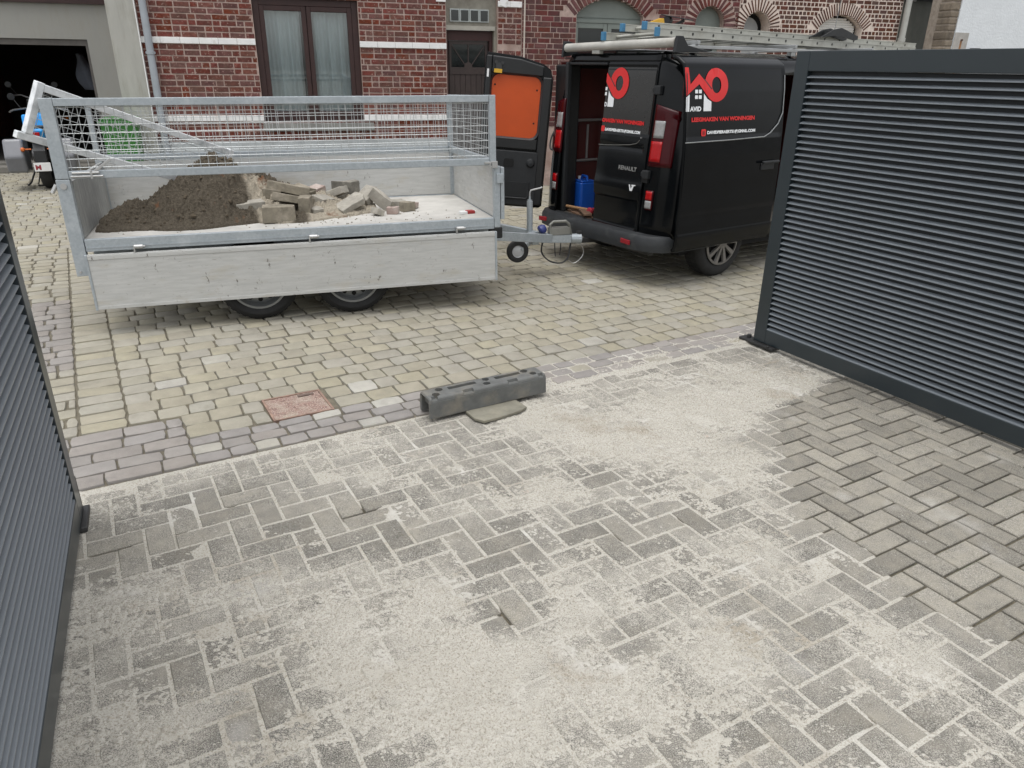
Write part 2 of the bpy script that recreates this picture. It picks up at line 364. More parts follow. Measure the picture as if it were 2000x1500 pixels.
BND = [(2.6, .62), (1.88, .74), (1.14, .88), (.75, 1.22), (.41, 1.67), (.33, 2.12), (.37, 2.4), (.45, 2.8), (.6, 5.0)]
def density(u, w):
    u = np.asarray(u, float); w = np.asarray(w, float)
    D = .50 + .16 * (fbm(u * 2.2 + 9, w * 2.2 + 5, 3) - .5)
    for a, b, r in HEAVY: D = D + .27 * np.exp(-((u - a) ** 2 + (w - b) ** 2) / r ** 2)
    for a, b, r in LIGHT: D = D - .30 * np.exp(-((u - a) ** 2 + (w - b) ** 2) / r ** 2)
    ws = np.array([b for a, b in BND]); us = np.array([a for a, b in BND])
    ub = np.interp(w, ws, us) + .35 * (fbm(u * 4, w * 4, 8) - .5) + .12 * (fbm(u * 14, w * 14, 5) - .5)
    side = np.clip((ub - u) / .42 + .55, 0, 1); side = side * side * (3 - 2 * side)
    return np.clip(D, .02, 1.1) * side + .16 * (1 - side) * fbm(u * 3, w * 3, 77)
PZ = -.011
def paver_mesh(mb, u0, v0, du, dv, z, jit):
    """block with chamfered top; top subdivided so the dust attribute can vary; returns coords for the attribute"""
    nu, nv = (4, 2) if du > dv else (2, 4); c = .004
    gx = [u0 + c + (du - 2 * c) * i / nu for i in range(nu + 1)]; gy = [v0 + c + (dv - 2 * c) * j / nv for j in range(nv + 1)]
    tx, ty = jit
    zf = lambda a, b: z + tx * (a - u0 - du / 2) + ty * (b - v0 - dv / 2)
    vs = [(a, b, zf(a, b)) for b in gy for a in gx]; fs = [(j * (nu + 1) + i, j * (nu + 1) + i + 1, (j + 1) * (nu + 1) + i + 1, (j + 1) * (nu + 1) + i) for j in range(nv) for i in range(nu)]
    ring = [i for i in range(nu)] + [nu + j * (nu + 1) for j in range(nv)] + [nv * (nu + 1) + nu - i for i in range(nu)] + [(nv - j) * (nu + 1) for j in range(nv)]
    n0 = len(vs)
    def exp(p, e, dz):
        x = u0 if p[0] < u0 + c * 1.5 else (u0 + du if p[0] > u0 + du - c * 1.5 else p[0]); y = v0 if p[1] < v0 + c * 1.5 else (v0 + dv if p[1] > v0 + dv - c * 1.5 else p[1])
        return (x, y, p[2] + dz)
    for dz in (-.004, -.04): vs += [exp(vs[k], 0, dz) for k in ring]
    m = len(ring)
    for i in range(m):
        j = (i + 1) % m
        fs.append((ring[j], ring[i], n0 + i, n0 + j)); fs.append((n0 + j, n0 + i, n0 + m + i, n0 + m + j))
    mb.add(vs, fs)
def set_dust(o):
    me = o.data; n = len(me.vertices); co = np.empty(n * 3); me.vertices.foreach_get('co', co); co = co.reshape(-1, 3)
    d = density(co[:, 0], -co[:, 1]); a = me.attributes.new('dust', 'FLOAT', 'POINT'); a.data.foreach_set('value', d.astype(np.float32))
A_ = .105; cand = []
for i in range(-40, 41):
    for j in range(-80, 2):
        k = (i - j) % 4
        if k not in (0, 3): continue
        du, dv = (2 * A_, A_) if k == 0 else (A_, 2 * A_)
        u0, v0 = i * A_, j * A_ - .02
        if v0 > -.03: continue
        dv2 = min(dv, -.012 - v0)
        if dv2 < .04: continue
        c = MD @ Vector((u0 + du / 2, v0 + dv2 / 2, 0))
        if not (-3.2 < u0 < 3 and v0 > -4.5): continue
        p = visible(c, 120); hid = (u0 > 2.05) or (u0 < -2.45)
        cand.append(((1 / p[2] ** 2 if p and not hid else 0), u0, v0, du, dv2))
cand.sort(key=lambda q: -q[0]); rest = MB(); npv = 0
for q in cand:
    _, u0, v0, du, dv = q; gp = .0044 + .0016 * random.random()
    a = (u0 + gp, v0 + gp, du - 2 * gp, dv - 2 * gp, PZ + random.uniform(-.0025, .0015), (max(-.009, min(.009, random.gauss(0, .005))), max(-.009, min(.009, random.gauss(0, .005)))))
    if npv < 300 and q[0] > 0:
        mb = MB(); paver_mesh(mb, *a); o = mb.build('paver', PAVER, drive); set_dust(o); npv += 1
    elif q[0] > 0 or v0 > -3.5: paver_mesh(rest, *a)
o = rest.build('outlying_pavers', PAVER, drive); o['kind'] = 'stuff'; set_dust(o)

# loose sand: fills the joints, lies over the blocks in drifts
SG = .0057; us = np.arange(-2.75, 2.3, SG); ws = np.arange(-.36, 3.05, SG); U, Wv = np.meshgrid(us, ws)
D = density(U, np.maximum(Wv, 0)); ON = Wv < 0; D = np.where(ON, np.clip(.62 * np.clip((U + .75) / 1.0, 0, 1) * np.clip(1 + Wv / .36, 0, 1) ** .6 + .25 * (fbm(U * 7, Wv * 7, 12) - .5), 0, 1), D)
PR = np.zeros_like(D)
for a, b, lx, ly, an in ((-.62, 1.66, .055, .13, .5), (-1.35, 1.50, .06, .14, -.3), (-1.02, 1.92, .06, .13, .9), (.12, 1.78, .05, .13, .2), (-.20, .62, .06, .15, 1.1), (-1.30, .48, .05, .13, .6), (.75, .80, .06, .15, -.2), (-.45, 2.28, .05, .12, .1)):
    dx, dy = U - a, Wv - b; rx, ry = dx * math.cos(an) + dy * math.sin(an), -dx * math.sin(an) + dy * math.cos(an); PR = np.maximum(PR, np.clip(1.6 * (1 - (rx / lx) ** 2 - (ry / ly) ** 2), 0, 1) * (.7 + .3 * np.sin(ry * 260) * (np.abs(ry) > .02)))
sm = lambda a, b, x: (lambda t: t * t * (3 - 2 * t))(np.clip((x - a) / (b - a), 0, 1))
big = fbm(U * 5, Wv * 5, 21); mid = fbm(U * 17 + 3, Wv * 17, 33, 3); fine = vnoise(U * 95, Wv * 95, 5) * .6 + RNG.random(U.shape) * .4
# drag marks: ridges roughly along the broom strokes
strk = fbm(U * 5 + Wv * 2, Wv * 26 - U * 8, 44, 4)
cover = D + .42 * (big - .5) + .36 * (mid - .5) + .55 * (strk - .5) - .575
clod = fbm(U * 60 + 7, Wv * 60, 91, 2)
PRk = PR * np.clip(cover * 6 + .3, 0, 1); fn = 1 - .85 * PRk
zs = PZ + (-.020 + .0175 * sm(.10, .26, D)) + np.clip(cover + .9 * (fine - .5) * fn, 0, .35) * .020 + np.clip(cover * 4, 0, 1) * (.0068 * (fine - .5) * fn + .0055 * (clod - .5) * fn + .005 * (strk - .5)) - .003 * PRk + np.where(ON, .010, 0)
edge = np.clip(np.abs(Wv) / .09, 0, 1); zs = np.maximum(zs, -9 * ON + PZ - .004 + .006 * (1 - edge) * (D > .2) + .003 * (fine - .5) * (1 - edge) * (D > .2) - (D <= .2) * .02)
sand = np_grid_object('spread_sand', U, -Wv, zs, SAND, None, {'pressed': PRk}); sand.matrix_world = MD
tag(sand, 'pale jointing sand brushed loosely over the driveway blocks', 'sand', kind='stuff')
# clods and grit lying on the sand
mb = MB()
for k in range(900):
    u = random.uniform(-2.3, 1.7); w = random.uniform(.02, 3.0)
    if float(density(u, w)) < .3: continue
    r = random.uniform(.0015, .0042) * (1.7 if random.random() < .05 else 1); q = [Vector((random.uniform(.6, 1) * a, random.uniform(.6, 1) * b, random.uniform(.5, .9) * c)) * r for a, b, c in ((1,0,0),(0,1,0),(-1,0,0),(0,-1,0),(0,0,1))]
    i = min(int((w + .36) / SG), zs.shape[0] - 1); j = min(int((u + 2.75) / SG), zs.shape[1] - 1)
    mb.add([p + Vector((u, -w, max(zs[i, j], PZ) + .001)) for p in q], [(0, 1, 4), (1, 2, 4), (2, 3, 4), (3, 0, 4)])
gr = mb.build('grit', mat('grit', (.30, .27, .22), .95, var=.35, scale=40)); gr.matrix_world = MD; tag(gr, 'small clods and grit scattered on the driveway sand', 'grit', kind='stuff')

# cobbles: rows along the street edge
def cob(mb, u0, v0, du, dv, z, mi, jit=.0062):
    ins = .004; J = lambda: random.uniform(-jit, jit) * .7
    pts = [(u0 + J(), v0 + J()), (u0 + du / 2, v0 + J()), (u0 + du + J(), v0 + J()), (u0 + du + J(), v0 + dv / 2), (u0 + du + J(), v0 + dv + J()), (u0 + du / 2, v0 + dv + J()), (u0 + J(), v0 + dv + J()), (u0 + J(), v0 + dv / 2)]
    cx, cy = u0 + du / 2, v0 + dv / 2; r = random.uniform(.0045, .0075)
    def shrink(p, e):
        dx, dy = cx - p[0], cy - p[1]; ex = min(e / max(abs(dx), 1e-4), .5) if abs(dx) > du * .2 else 0; ey = min(e / max(abs(dy), 1e-4), .5) if abs(dy) > dv * .2 else 0
        return (p[0] + dx * ex, p[1] + dy * ey)
    tilt = (random.gauss(0, .012), random.gauss(0, .012)); zf = lambda p, h: (p[0], p[1], h + (p[0] - cx) * tilt[0] + (p[1] - cy) * tilt[1])
    corner = [shrink(p, .004) if i % 2 == 0 else p for i, p in enumerate(pts)]
    L = [[zf(p, -.05) for p in corner], [zf(p, z - .008) for p in corner], [zf(shrink(p, r * .35), z - .0025) for p in corner], [zf(shrink(p, r * 1.25), z) for p in corner]]
    vs = sum(L, []) + [zf((cx, cy), z + .0012)]; fs = []
    for k in range(3):
        for i in range(8): fs.append((k * 8 + i, k * 8 + (i + 1) % 8, (k + 1) * 8 + (i + 1) % 8, (k + 1) * 8 + i))
    fs += [(24 + i, 24 + (i + 1) % 8, 32) for i in range(8)]
    mb.add(vs, fs, mi)
MANH = (-1.295, -.965, -.005 + .295, .295 + .30)   # u0,u1,v0,v1
cells = []
def row(v0, dv, ulo, uhi, lens, colf, gp=.0024):
    u = ulo + random.uniform(0, .1) if ulo < -3 else ulo
    while u < uhi - .03:
        L = random.choice(lens); L = min(L, uhi - u)
        if uhi - u - L < .05: L = uhi - u
        a, b = u + gp, u + L - gp; vv0, vv1 = v0 + gp * .8, v0 + dv - gp * .8
        if not (b > MANH[0] and a < MANH[1] and vv1 > MANH[2] and vv0 < MANH[3]): cells.append((a, vv0, b - a, vv1 - vv0, colf(u + L / 2, v0 + dv / 2)))
        elif vv1 > MANH[3] + .03: cells.append((a, MANH[3] + .006, b - a, vv1 - MANH[3] - .006, colf(u, v0)))
        elif vv0 < MANH[2] - .03: cells.append((a, vv0, b - a, MANH[2] - .006 - vv0, colf(u, v0)))
        elif a < MANH[0] - .04: cells.append((a, vv0, MANH[0] - .006 - a, vv1 - vv0, colf(u, v0)))
        elif b > MANH[1] + .04: cells.append((MANH[1] + .006, vv0, b - MANH[1] - .006, vv1 - vv0, colf(u, v0)))
        u += L
def pur(u, v): return 3 if (random.random() < (.20 if -1.9 < u < -.3 else .05)) else (1 if random.random() < .93 else 0)
def yel(u, v): return 3 if random.random() < .014 else (2 if random.random() < .07 else 0)
lensA = (.135, .14, .16, .17, .175, .19)
for r in range(3): row(.006 + r * .098, .098, -1.72, 9, (.14, .16, .18, .12), pur)
for r in range(5): row(.006 + r * .115, .115, -3.2, -1.72, (.2, .22, .24, .12), lambda u, v: 1)
v = .30
while v < 14.5:
    dv = random.choice((.135, .14, .15)) if v < 5 else random.choice((.14, .15))
    if v + dv < .65: row(v, dv, -1.72, 9.5, lensA, yel)
    else:
        row(v, dv, -1.97 if v < 5.2 else -9.5, 9.5, lensA, yel)
    v += dv
v = .585
while v < 5.25:      # header strip and the area left of it
    dv = .128; row(v, dv, -2.2, -1.97, (.23,), lambda u, v: 0, .005)
    row(v, dv * .98, -8, -2.2, (.16, .17, .19) if v < 1.55 else (.165,), lambda u, v: 1 if 1.55 < v < 3.25 else (2 if 3.42 < v < 3.6 or 4.1 < v < 4.6 else 0), .005)
    v += dv
def csz(q):
    p = visible(MD @ Vector((q[0] + q[2] / 2, q[1] + q[3] / 2, 0)), 30)
    if not p: return 0
    hid = 450 < p[1] < 590 and 180 < p[0] < 960
    wl = MD @ Vector((q[0], q[1], 0))
    hidden = hid or p[1] < 330 or p[0] < 60 or (p[0] > 1480 and p[1] < 680)
    return q[2] * q[3] / p[2] ** 3 * (0 if hidden else 1) + 1e-9
cells = [(csz(q), q) for q in cells]; cells = [c for c in cells if c[0] > 0 or (MD @ Vector((c[1][0], c[1][1], 0))).length < 7]; cells.sort(key=lambda c: -c[0])
rest = MB()
for n, (s, q) in enumerate(cells):
    zz = random.uniform(-.003, .003)
    if n < 300:
        mb = MB(); cob(mb, *q[:4], zz, 0); mb.build('cobble', COBS[q[4]], street, smooth=True)
    else: cob(rest, *q[:4], zz, q[4])
o = rest.build('outlying_cobbles', COBS, street, smooth=True); o['kind'] = 'stuff'

# ---------------------------------------------------------------- small things on the ground
mh = thing('drain_cover', 'square red gravel-filled drain cover set among the yellow cobbles', 'drain cover', MD @ Vector(((MANH[0] + MANH[1]) / 2, (MANH[2] + MANH[3]) / 2, 0)), RZ)
hx, hy = (MANH[1] - MANH[0]) / 2, (MANH[3] - MANH[2]) / 2
REDG = mat('red_gravel_fill', (.27, .17, .14), .95, var=.35, scale=60, bump=1, bscale=150, speck=(.52, .42, .36), speck_scale=170, speck_lo=.52, speck_hi=.6, stain=(.40, .34, .27), stain_scale=6, stain_lo=.46, stain_hi=.62)
RUSTM = mat('dull_iron', (.12, .085, .07), .8, var=.3, scale=15)
fr = MB(); t_ = .012
for x0, x1, y0, y1 in ((-hx, hx, -hy, -hy + t_), (-hx, hx, hy - t_, hy), (-hx, -hx + t_, -hy + t_, hy - t_), (hx - t_, hx, -hy + t_, hy - t_)): fr.box(x0, x1, y0, y1, -.03, .001)
fr.build('frame', mat('rusty_frame', (.26, .17, .13), .85, var=.3, scale=15), mh)
nx = 40; gx = np.linspace(-hx + t_ + .001, hx - t_ - .001, nx); gy = np.linspace(-hy + t_ + .001, hy - t_ - .001, nx); GX, GY = np.meshgrid(gx, gy)
np_grid_object('gravel_infill', GX, GY, -.006 + .005 * vnoise(GX * 120, GY * 120, 3), REDG, mh)
lk = MB().box(.03, .12, hy - .055, hy - .03, -.01, .003); lk.build('lifting_slot', RUSTM, mh, bevel=.002)

SLATE = mat('weathered_slate', (.20, .19, .15), .85, var=.2, scale=9, bump=.5, bscale=40, stain=(.27, .25, .19), stain_scale=6)
sp = [(-.253, 3.634), (-.06, 3.79), (.02, 3.80), (.085, 3.70), (.05, 3.655), (-.05, 3.575), (-.145, 3.515), (-.20, 3.545)]
cx, cy = -.08, 3.66
sl_ = MB().prism([(a - cx, b - cy) for a, b in sp], lambda a, b, h: (a, b, h + .03 * a * 0), 0, .016).build('slate_slab', SLATE, None, bevel=.003)
sl_.location = (cx, cy, -.004); tag(sl_, 'thin broken stone slab under the grey plastic fence foot', 'stone slab')
BLK = mat('dusty_grey_plastic', (.115, .118, .113), .6, var=.2, scale=14, stain=(.22, .20, .16), stain_scale=6, stain_lo=.5, stain_hi=.75, bump=.2, bscale=60)
L_, W_, H_ = .73, .135, .118
ft = thing('fence_foot', 'long grey hollow plastic fence foot lying at the driveway edge', 'fence foot', (-.098 - .06 * .5 + .02 - .045, 3.756 - .026 + .06 * .87 - .01, .012), R(30.0)); ft.rotation_euler = (R(0), R(-.6), R(30))
holes = [(-.31, -.026, .020), (-.27, .026, .020), (.0, -.026, .019), (.02, .028, .019), (.27, .026, .020), (.30, -.026, .020)]
slots = [(-.215, -.05, .002, .030), (.075, .235, .002, .030)]; notch = [(-.345, -.315, -.065, -.045), (-.16, -.10, -.065, -.042), (.12, .18, -.065, -.042), (.318, .345, -.065, -.045)]
def top_z(x, y):
    z = H_
    for a, b, r in holes:
        if (x - a) ** 2 + ((y - b)) ** 2 < r * r: return H_ - .03
    for a, b, c, d in slots:
        if a < x < b and c < y < d: return H_ - .035
    for a, b, c, d in notch:
        if a < x < b and c < y < d: return H_ - .016
    e = max(0, abs(y) - (W_ / 2 - .022)); z -= .022 - math.sqrt(max(.022 ** 2 - e * e, 0)); ex = max(0, abs(x) - (L_ / 2 - .012)); return z - (.012 - math.sqrt(max(.012 ** 2 - ex * ex, 0)))
MB().grid(lambda a, b: (-L_ / 2 + L_ * a, -W_ / 2 + W_ * b, top_z(-L_ / 2 + L_ * a, -W_ / 2 + W_ * b)), 180, 42).build('top_plate', BLK, ft, smooth=False)
for sgn in (-1, 1):
    w = MB(); y0 = sgn * W_ / 2
    w.prism([(0, 0), (.026, 0), (.022, H_ - .023), (0, H_ - .023)], lambda a, b, h: (h, y0 - sgn * a + sgn * .006 * (1 - b / H_), b), -L_ / 2, L_ / 2); w.build('side_wall', BLK, ft, fixn=True, bevel=.004)
MB().box(-L_ / 2 + .02, L_ / 2 - .02, -.045, .045, H_ - .06, H_ - .037).build('inner_rib', BLK, ft)
# ---------------------------------------------------------------- louvred gate leaves
HINGE = mat('hinge_iron', (.05, .05, .05), .5, metal=.5, var=.2)
def gate(P, ang, Ln, side, label):
    """leaf from P along ang; local x along the leaf, local y = inward (away from the driveway), louvres face -y"""
    r = thing('louvre_gate', label, 'gate', (P[0], P[1], 0), 0, 'louvred driveway gate leaves')
    Y = Vector((math.cos(ang), math.sin(ang), 0)); N = Vector((Y.y, -Y.x, 0)) * side
    r.matrix_world = Matrix(((Y.x, N.x, 0, P[0]), (Y.y, N.y, 0, P[1]), (0, 0, 1, 0), (0, 0, 0, 1)))
    T = .055; z0, z1 = .022, 1.862
    for nm, b in (('stile', (0, .1, 0, T, z0, z1)), ('stile', (Ln - .1, Ln, 0, T, z0, z1)), ('rail', (.1, Ln - .1, 0, T, z0, z0 + .1)), ('rail', (.1, Ln - .1, 0, T, z1 - .11, z1))):
        MB().box(*b).build(nm, ANTH, r, bevel=.003, fixn=True)
    n = 44; zz0, zz1 = z0 + .1, z1 - .11; p = (zz1 - zz0) / n
    prof = [(.003, 0), (.003, .0045), (.029, .0145), (.030, .0125), (.006, .003), (.006, 0)]
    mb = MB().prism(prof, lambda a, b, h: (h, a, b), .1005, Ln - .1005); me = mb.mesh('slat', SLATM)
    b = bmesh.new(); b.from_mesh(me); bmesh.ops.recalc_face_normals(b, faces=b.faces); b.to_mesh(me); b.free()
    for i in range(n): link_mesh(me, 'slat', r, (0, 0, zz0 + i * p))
    MB().box(.1005, Ln - .1005, .034, .037, zz0, zz1 - .0005).build('back_sheet', mat('slat_gap_shade', (.010, .013, .016), .6), r)  # near-black colour paints the shade in the gaps between slats
    return r
GR = gate((1.687, 4.849), R(-60.48), 2.15, -1, 'dark grey louvred gate leaf in front of the black van')
hb = MB().box(-.10, .20, -.035, .05, .0, .020).cyl((-.045, .008, .020), (-.045, .008, .045), .016, 10).cyl((.16, -.03, .02), (.16, -.03, .030), .012, 8); hb.build('floor_hinge', HINGE, GR, bevel=.004)
GL = gate((-1.795, 2.605), R(-64.7), 2.15, 1, 'dark grey louvred gate leaf closing off the left of the driveway')
hb = MB().box(-.03, .012, .002, .05, -.01, .17).box(-.05, .14, -.02, .06, -.01, .012); hb.build('floor_hinge', HINGE, GL, bevel=.004)

# ---------------------------------------------------------------- houses
TH = R(17.25); FD = Vector((math.cos(TH), math.sin(TH), 0)); FN = Vector((math.sin(TH), -math.cos(TH), 0))
def fac(s, off=0): return Vector((0, 12, 0)) + FD * s + FN * off
def house(name, label, s, off=0): return thing(name, label, 'house', fac(s, off), TH)
def brickmesh(w, h, d, seed, mats, c=.004, jit=.002):
    rr = random.Random(seed); J = lambda: rr.uniform(-jit, jit)
    f = [(c + J(), 0, c + J()), (w - c + J(), 0, c + J()), (w - c + J(), 0, h - c + J()), (c + J(), 0, h - c + J())]
    m = [(J(), c, J()), (w + J(), c, J()), (w + J(), c, h + J()), (J(), c, h + J())]; k = [(a, d, b) for a, _, b in m]
    fs = [(0, 1, 2, 3)] + [(i + 4, (i + 1) % 4 + 4, (i + 1) % 4, i) for i in range(4)] + [(i + 8, (i + 1) % 4 + 8, (i + 1) % 4 + 4, i + 4) for i in range(4)]
    return MB().add(f + m + k, fs).mesh('brick', mats)
class Wall:
    def __init__(s, root, s0, mats, hgt, lens, z0, z1, gap, proud, seed):
        s.root, s.s0, s.mats = root, s0, mats; s.h, s.lens, s.z0, s.z1, s.gap, s.proud = hgt, lens, z0, z1, gap, proud; s.lib = {}; s.items = []; s.rr = random.Random(seed)
    def fill(s, a, b, za, zb, skip, pattern):
        n = int(round((zb - za) / s.h)); h = (zb - za) / max(n, 1)
        for r in range(n):
            z = za + r * h; x = a; seq = pattern(r, s.rr); first = True
            while x < b - .02:
                L = next(seq)
                if first: L *= s.rr.choice((.5, 1, .75)); first = False
                L = min(L, b - x)
                if b - x - L < .035: L = b - x
                for (u0, u1) in skip(x, x + L, z, z + h):
                    if u1 - u0 > .025: s.items.append((u0 + s.gap / 2, z + s.gap / 2, u1 - u0 - s.gap, h - s.gap, 0.0, s.rr.uniform(-.0025, .0025)))
                x += L
    def arch(s, cx, cz, r0, r1, a0, a1, n):
        for i in range(n):
            a = a0 + (a1 - a0) * (i + .5) / n; w = (a1 - a0) / n * (r0 + .02) - s.gap
            s.items.append((cx, cz, abs(w), r1 - r0, (a, r0), s.rr.uniform(-.002, .002)))
    def emit(s, off_y=0):
        sc = []
        for it in s.items:
            x = it[0] + (it[2] / 2 if not it[4] else math.cos(it[4][0]) * it[4][1]); z = it[1] + (it[3] / 2 if not it[4] else math.sin(it[4][0]) * it[4][1])
            P = s.root.matrix_world @ Vector((x, 0, z)); p = project(P); w = 0
            if p and -20 < p[0] < 2020 and -12 < p[1] < 480:
                w = it[2] * it[3] / p[2] ** 2
                if 110 < p[0] < 975 and p[1] > 300: w *= 1e-3
                if p[0] > 1200 and p[1] > 110: w *= 1e-3
                if 950 < p[0] < 1100 and p[1] > 100: w *= 1e-2
            sc.append((w, it))
        sc.sort(key=lambda q: -q[0]); rest = MB()
        for n, (w, it) in enumerate(sc):
            key = (round(it[2] / .01), round(it[3] / .004), s.rr.randrange(3)); mats = s.mats
            if not it[4]: M = Matrix.Translation((it[0], it[5] - s.proud, it[1]))
            else:
                a, r0 = it[4]; M = Matrix.Translation((it[0], it[5] - s.proud, it[1])) @ Matrix.Rotation(-(a - math.pi / 2), 4, 'Y') @ Matrix.Translation((-it[2] / 2, 0, r0))
            if n < 300 and w > 0:
                if key not in s.lib: s.lib[key] = brickmesh(key[0] * .01, key[1] * .004, s.proud + .03, len(s.lib), mats)
                o = bpy.data.objects.new('brick', s.lib[key]); COL.objects.link(o); o.parent = s.root
                o.matrix_local = M @ Matrix.Diagonal((it[2] / (key[0] * .01), 1, it[3] / (key[1] * .004), 1))
            else:
                w_, h_ = it[2], it[3]; c = .004; d = s.proud + .02
                f = [(c, 0, c), (w_ - c, 0, c), (w_ - c, 0, h_ - c), (c, 0, h_ - c)]; m = [(0, c, 0), (w_, c, 0), (w_, c, h_), (0, c, h_)]; k = [(a, d, b) for a, _, b in m]
                fs = [(0, 1, 2, 3)] + [(i + 4, (i + 1) % 4 + 4, (i + 1) % 4, i) for i in range(4)] + [(i + 8, (i + 1) % 4 + 8, (i + 1) % 4 + 4, i + 4) for i in range(4)]
                rest.add([M @ Vector(p) for p in f + m + k], fs)
        if rest.v: o = rest.build('brickwork', s.mats, s.root); o['kind'] = 'stuff'
def flemish(L, H):
    def pat(r, rr):
        def gen():
            while True:
                if rr.random() < .12: yield H
                yield L
                if rr.random() < .72: yield H
        return gen()
    return pat
def english(L, H):
    def pat(r, rr):
        def gen():
            while True: yield (L if r % 2 == 0 else H) * rr.uniform(.96, 1.04)
        return gen()
    return pat
def rect_skip(rects):
    def f(x0, x1, z0, z1):
        segs = [(x0, x1)]; zm = (z0 + z1) / 2
        for a, b, c, d in rects:
            if c < zm < d:
                out = []
                for p, q in segs:
                    if b <= p or a >= q: out.append((p, q)); continue
                    if a > p: out.append((p, a))
                    if b < q: out.append((b, q))
                segs = out
        return segs
    return f
def backing(mb, x0, x1, z0, z1, y0, y1, rects, extra=()):
    xs = sorted({x0, x1, *[v for r in rects for v in r[:2] if x0 < v < x1], *[e for e in extra if x0 < e < x1]}); zs = sorted({z0, z1, *[v for r in rects for v in r[2:4] if z0 < v < z1]})
    for j in range(len(zs) - 1):
        run = None
        for i in range(len(xs) - 1):
            cx, cz = (xs[i] + xs[i + 1]) / 2, (zs[j] + zs[j + 1]) / 2; op = any(a < cx < b and c < cz < d for a, b, c, d in rects)
            if not op: run = (run[0], xs[i + 1]) if run else (xs[i], xs[i + 1])
            if op or i == len(xs) - 2:
                if run: mb.box(run[0], run[1], y0, y1, zs[j], zs[j + 1]); run = None
def archrects(cx, half, spring, R_, rise, z0, step=.03):
    """rect stack under a segmental arch with crown at spring+rise"""
    out = [(cx - half, cx + half, z0, spring)]; cz = spring + rise - R_; z = spring
    while z < spring + rise - .001:
        zt = min(z + step, spring + rise); zm = (z + zt) / 2; hw = math.sqrt(max(R_ * R_ - (zm - cz) ** 2, 0)); out.append((cx - hw, cx + hw, z, zt)); z = zt
    return out

BR_A = mat('red_brick', (.145, .054, .044), .9, var=.3, scale=25, bump=.4, bscale=90, spec=.2, rnd=.22, rnd_hue=.008, stain=(.13, .075, .06), stain_scale=10, stain_lo=.5, stain_hi=.72, speck=(.40, .27, .23), speck_scale=38, speck_lo=.60, speck_hi=.70)
BR_B = mat('maroon_brick', (.125, .05, .046), .9, var=.25, scale=25, bump=.4, bscale=90, spec=.2, rnd=.25, rnd_hue=.012, stain=(.09, .055, .05), stain_scale=9, stain_lo=.5, stain_hi=.75, speck=(.34, .24, .22), speck_scale=70, speck_lo=.68, speck_hi=.76)
BR_C = mat('brown_brick', (.10, .048, .036), .9, var=.25, scale=25, bump=.3, bscale=90, spec=.2, rnd=.25, rnd_hue=.012)
MO_A = mat('pinkish_mortar', (.41, .31, .27), .95, var=.25, scale=20, bump=.4, bscale=120, stain=(.26, .17, .14), stain_scale=5)
MO_C = mat('pale_mortar', (.66, .56, .49), .95, var=.12, scale=20, bump=.3)
WHITE = mat('white_paint', (.80, .80, .79), .6, var=.06, scale=6, stain=(.62, .60, .57), stain_scale=9, stain_lo=.55)
STONE = mat('blue_stone', (.25, .25, .235), .75, var=.2, scale=9, stain=(.17, .16, .15), stain_scale=4)
PLIN = mat('pale_grey_render', (.44, .47, .48), .85, var=.12, scale=7, stain=(.30, .31, .31), stain_scale=3)
CONC = mat('aged_concrete', (.26, .245, .205), .9, var=.2, scale=8, bump=.3, stain=(.19, .17, .14), stain_scale=5)
FRAMEB = mat('dark_brown_frame', (.035, .013, .011), .5, var=.2, scale=6)
DOORB = mat('brown_door_paint', (.040, .027, .024), .55, var=.2, scale=6)
CURT = mat('net_curtain', (.80, .83, .84), .9, var=.06, scale=4)
GLASS = mat_glass('window_glass', (.88, .92, .92), .08); DGLASS = mat('dark_glass', (.012, .016, .016), .06, var=.2, spec=.8)
PVC = mat('grey_pvc_pipe', (.33, .36, .39), .45, var=.1, scale=5)
GREENG = mat('grey_green_paint', (.19, .215, .195), .6, var=.08, scale=4)
UPA = mat_brick_tex('upper_brick', (.16, .045, .035), (.12, .04, .032), (.40, .29, .25), .2, .0735)
def band(root, x0, x1, z0, z1, tag_='band_stone', n=None, y=-.022):
    n = n or max(1, int(round((x1 - x0) / .23))); w = (x1 - x0) / n; me = None
    for i in range(n):
        if me is None: me = MB().box(0, w - .003, 0, .05, 0, z1 - z0).mesh('band_stone', WHITE)
        o = link_mesh(me, 'band_stone', root, (x0 + i * w, y, z0)); md = o.modifiers.new('b', 'BEVEL'); md.width = .003; md.segments = 1

# --- house A (red brick, white bands)
SA = -5.12; HA = house('red_brick_house', 'red brick house with white bands and a tall brown window behind the trailer', SA)
X = lambda s: s - SA
winA = (X(-3.70), X(-2.31), .98, 2.56); doorA = (X(-1.07), X(-.30), 0, 2.78)
mb = MB(); backing(mb, 0, X(.066), .0, 3.3, 0, .32, [winA, doorA]); mb.build('wall', MO_A, HA)
mb = MB().box(0, X(.066), 0.004, .32, 3.3, 6.2); mb.build('upper_wall', UPA, HA)
mb = MB().box(-.06, X(.066), -.25, .32, 6.2, 6.32); mb.build('eaves', FRAMEB, HA)
mb = MB().box(0, .25, .32, 3.46, 0, 6.2); mb.build('side_wall', CONC, HA)
wa = Wall(HA, SA, BR_A, .0735, None, 0, 0, .0155, .005, 3)
bands = [(0, winA[0], 1.978, 2.052), (winA[1], doorA[0], 1.978, 2.052), (0, winA[0], 1.010, 1.082), (winA[1], doorA[0], 1.010, 1.082), (X(-.30), X(.066), 2.55, 2.625)]
for z0, z1 in ((.745, 1.010), (1.082, 1.978), (2.052, 3.12)):
    wa.fill(0, X(.066), z0, z1, rect_skip([winA, doorA] + bands), flemish(.2, .1))
wa.emit()
for b in bands: band(HA, *b)
band(HA, doorA[0] - .14, doorA[0], 2.585, 2.66, n=1); 
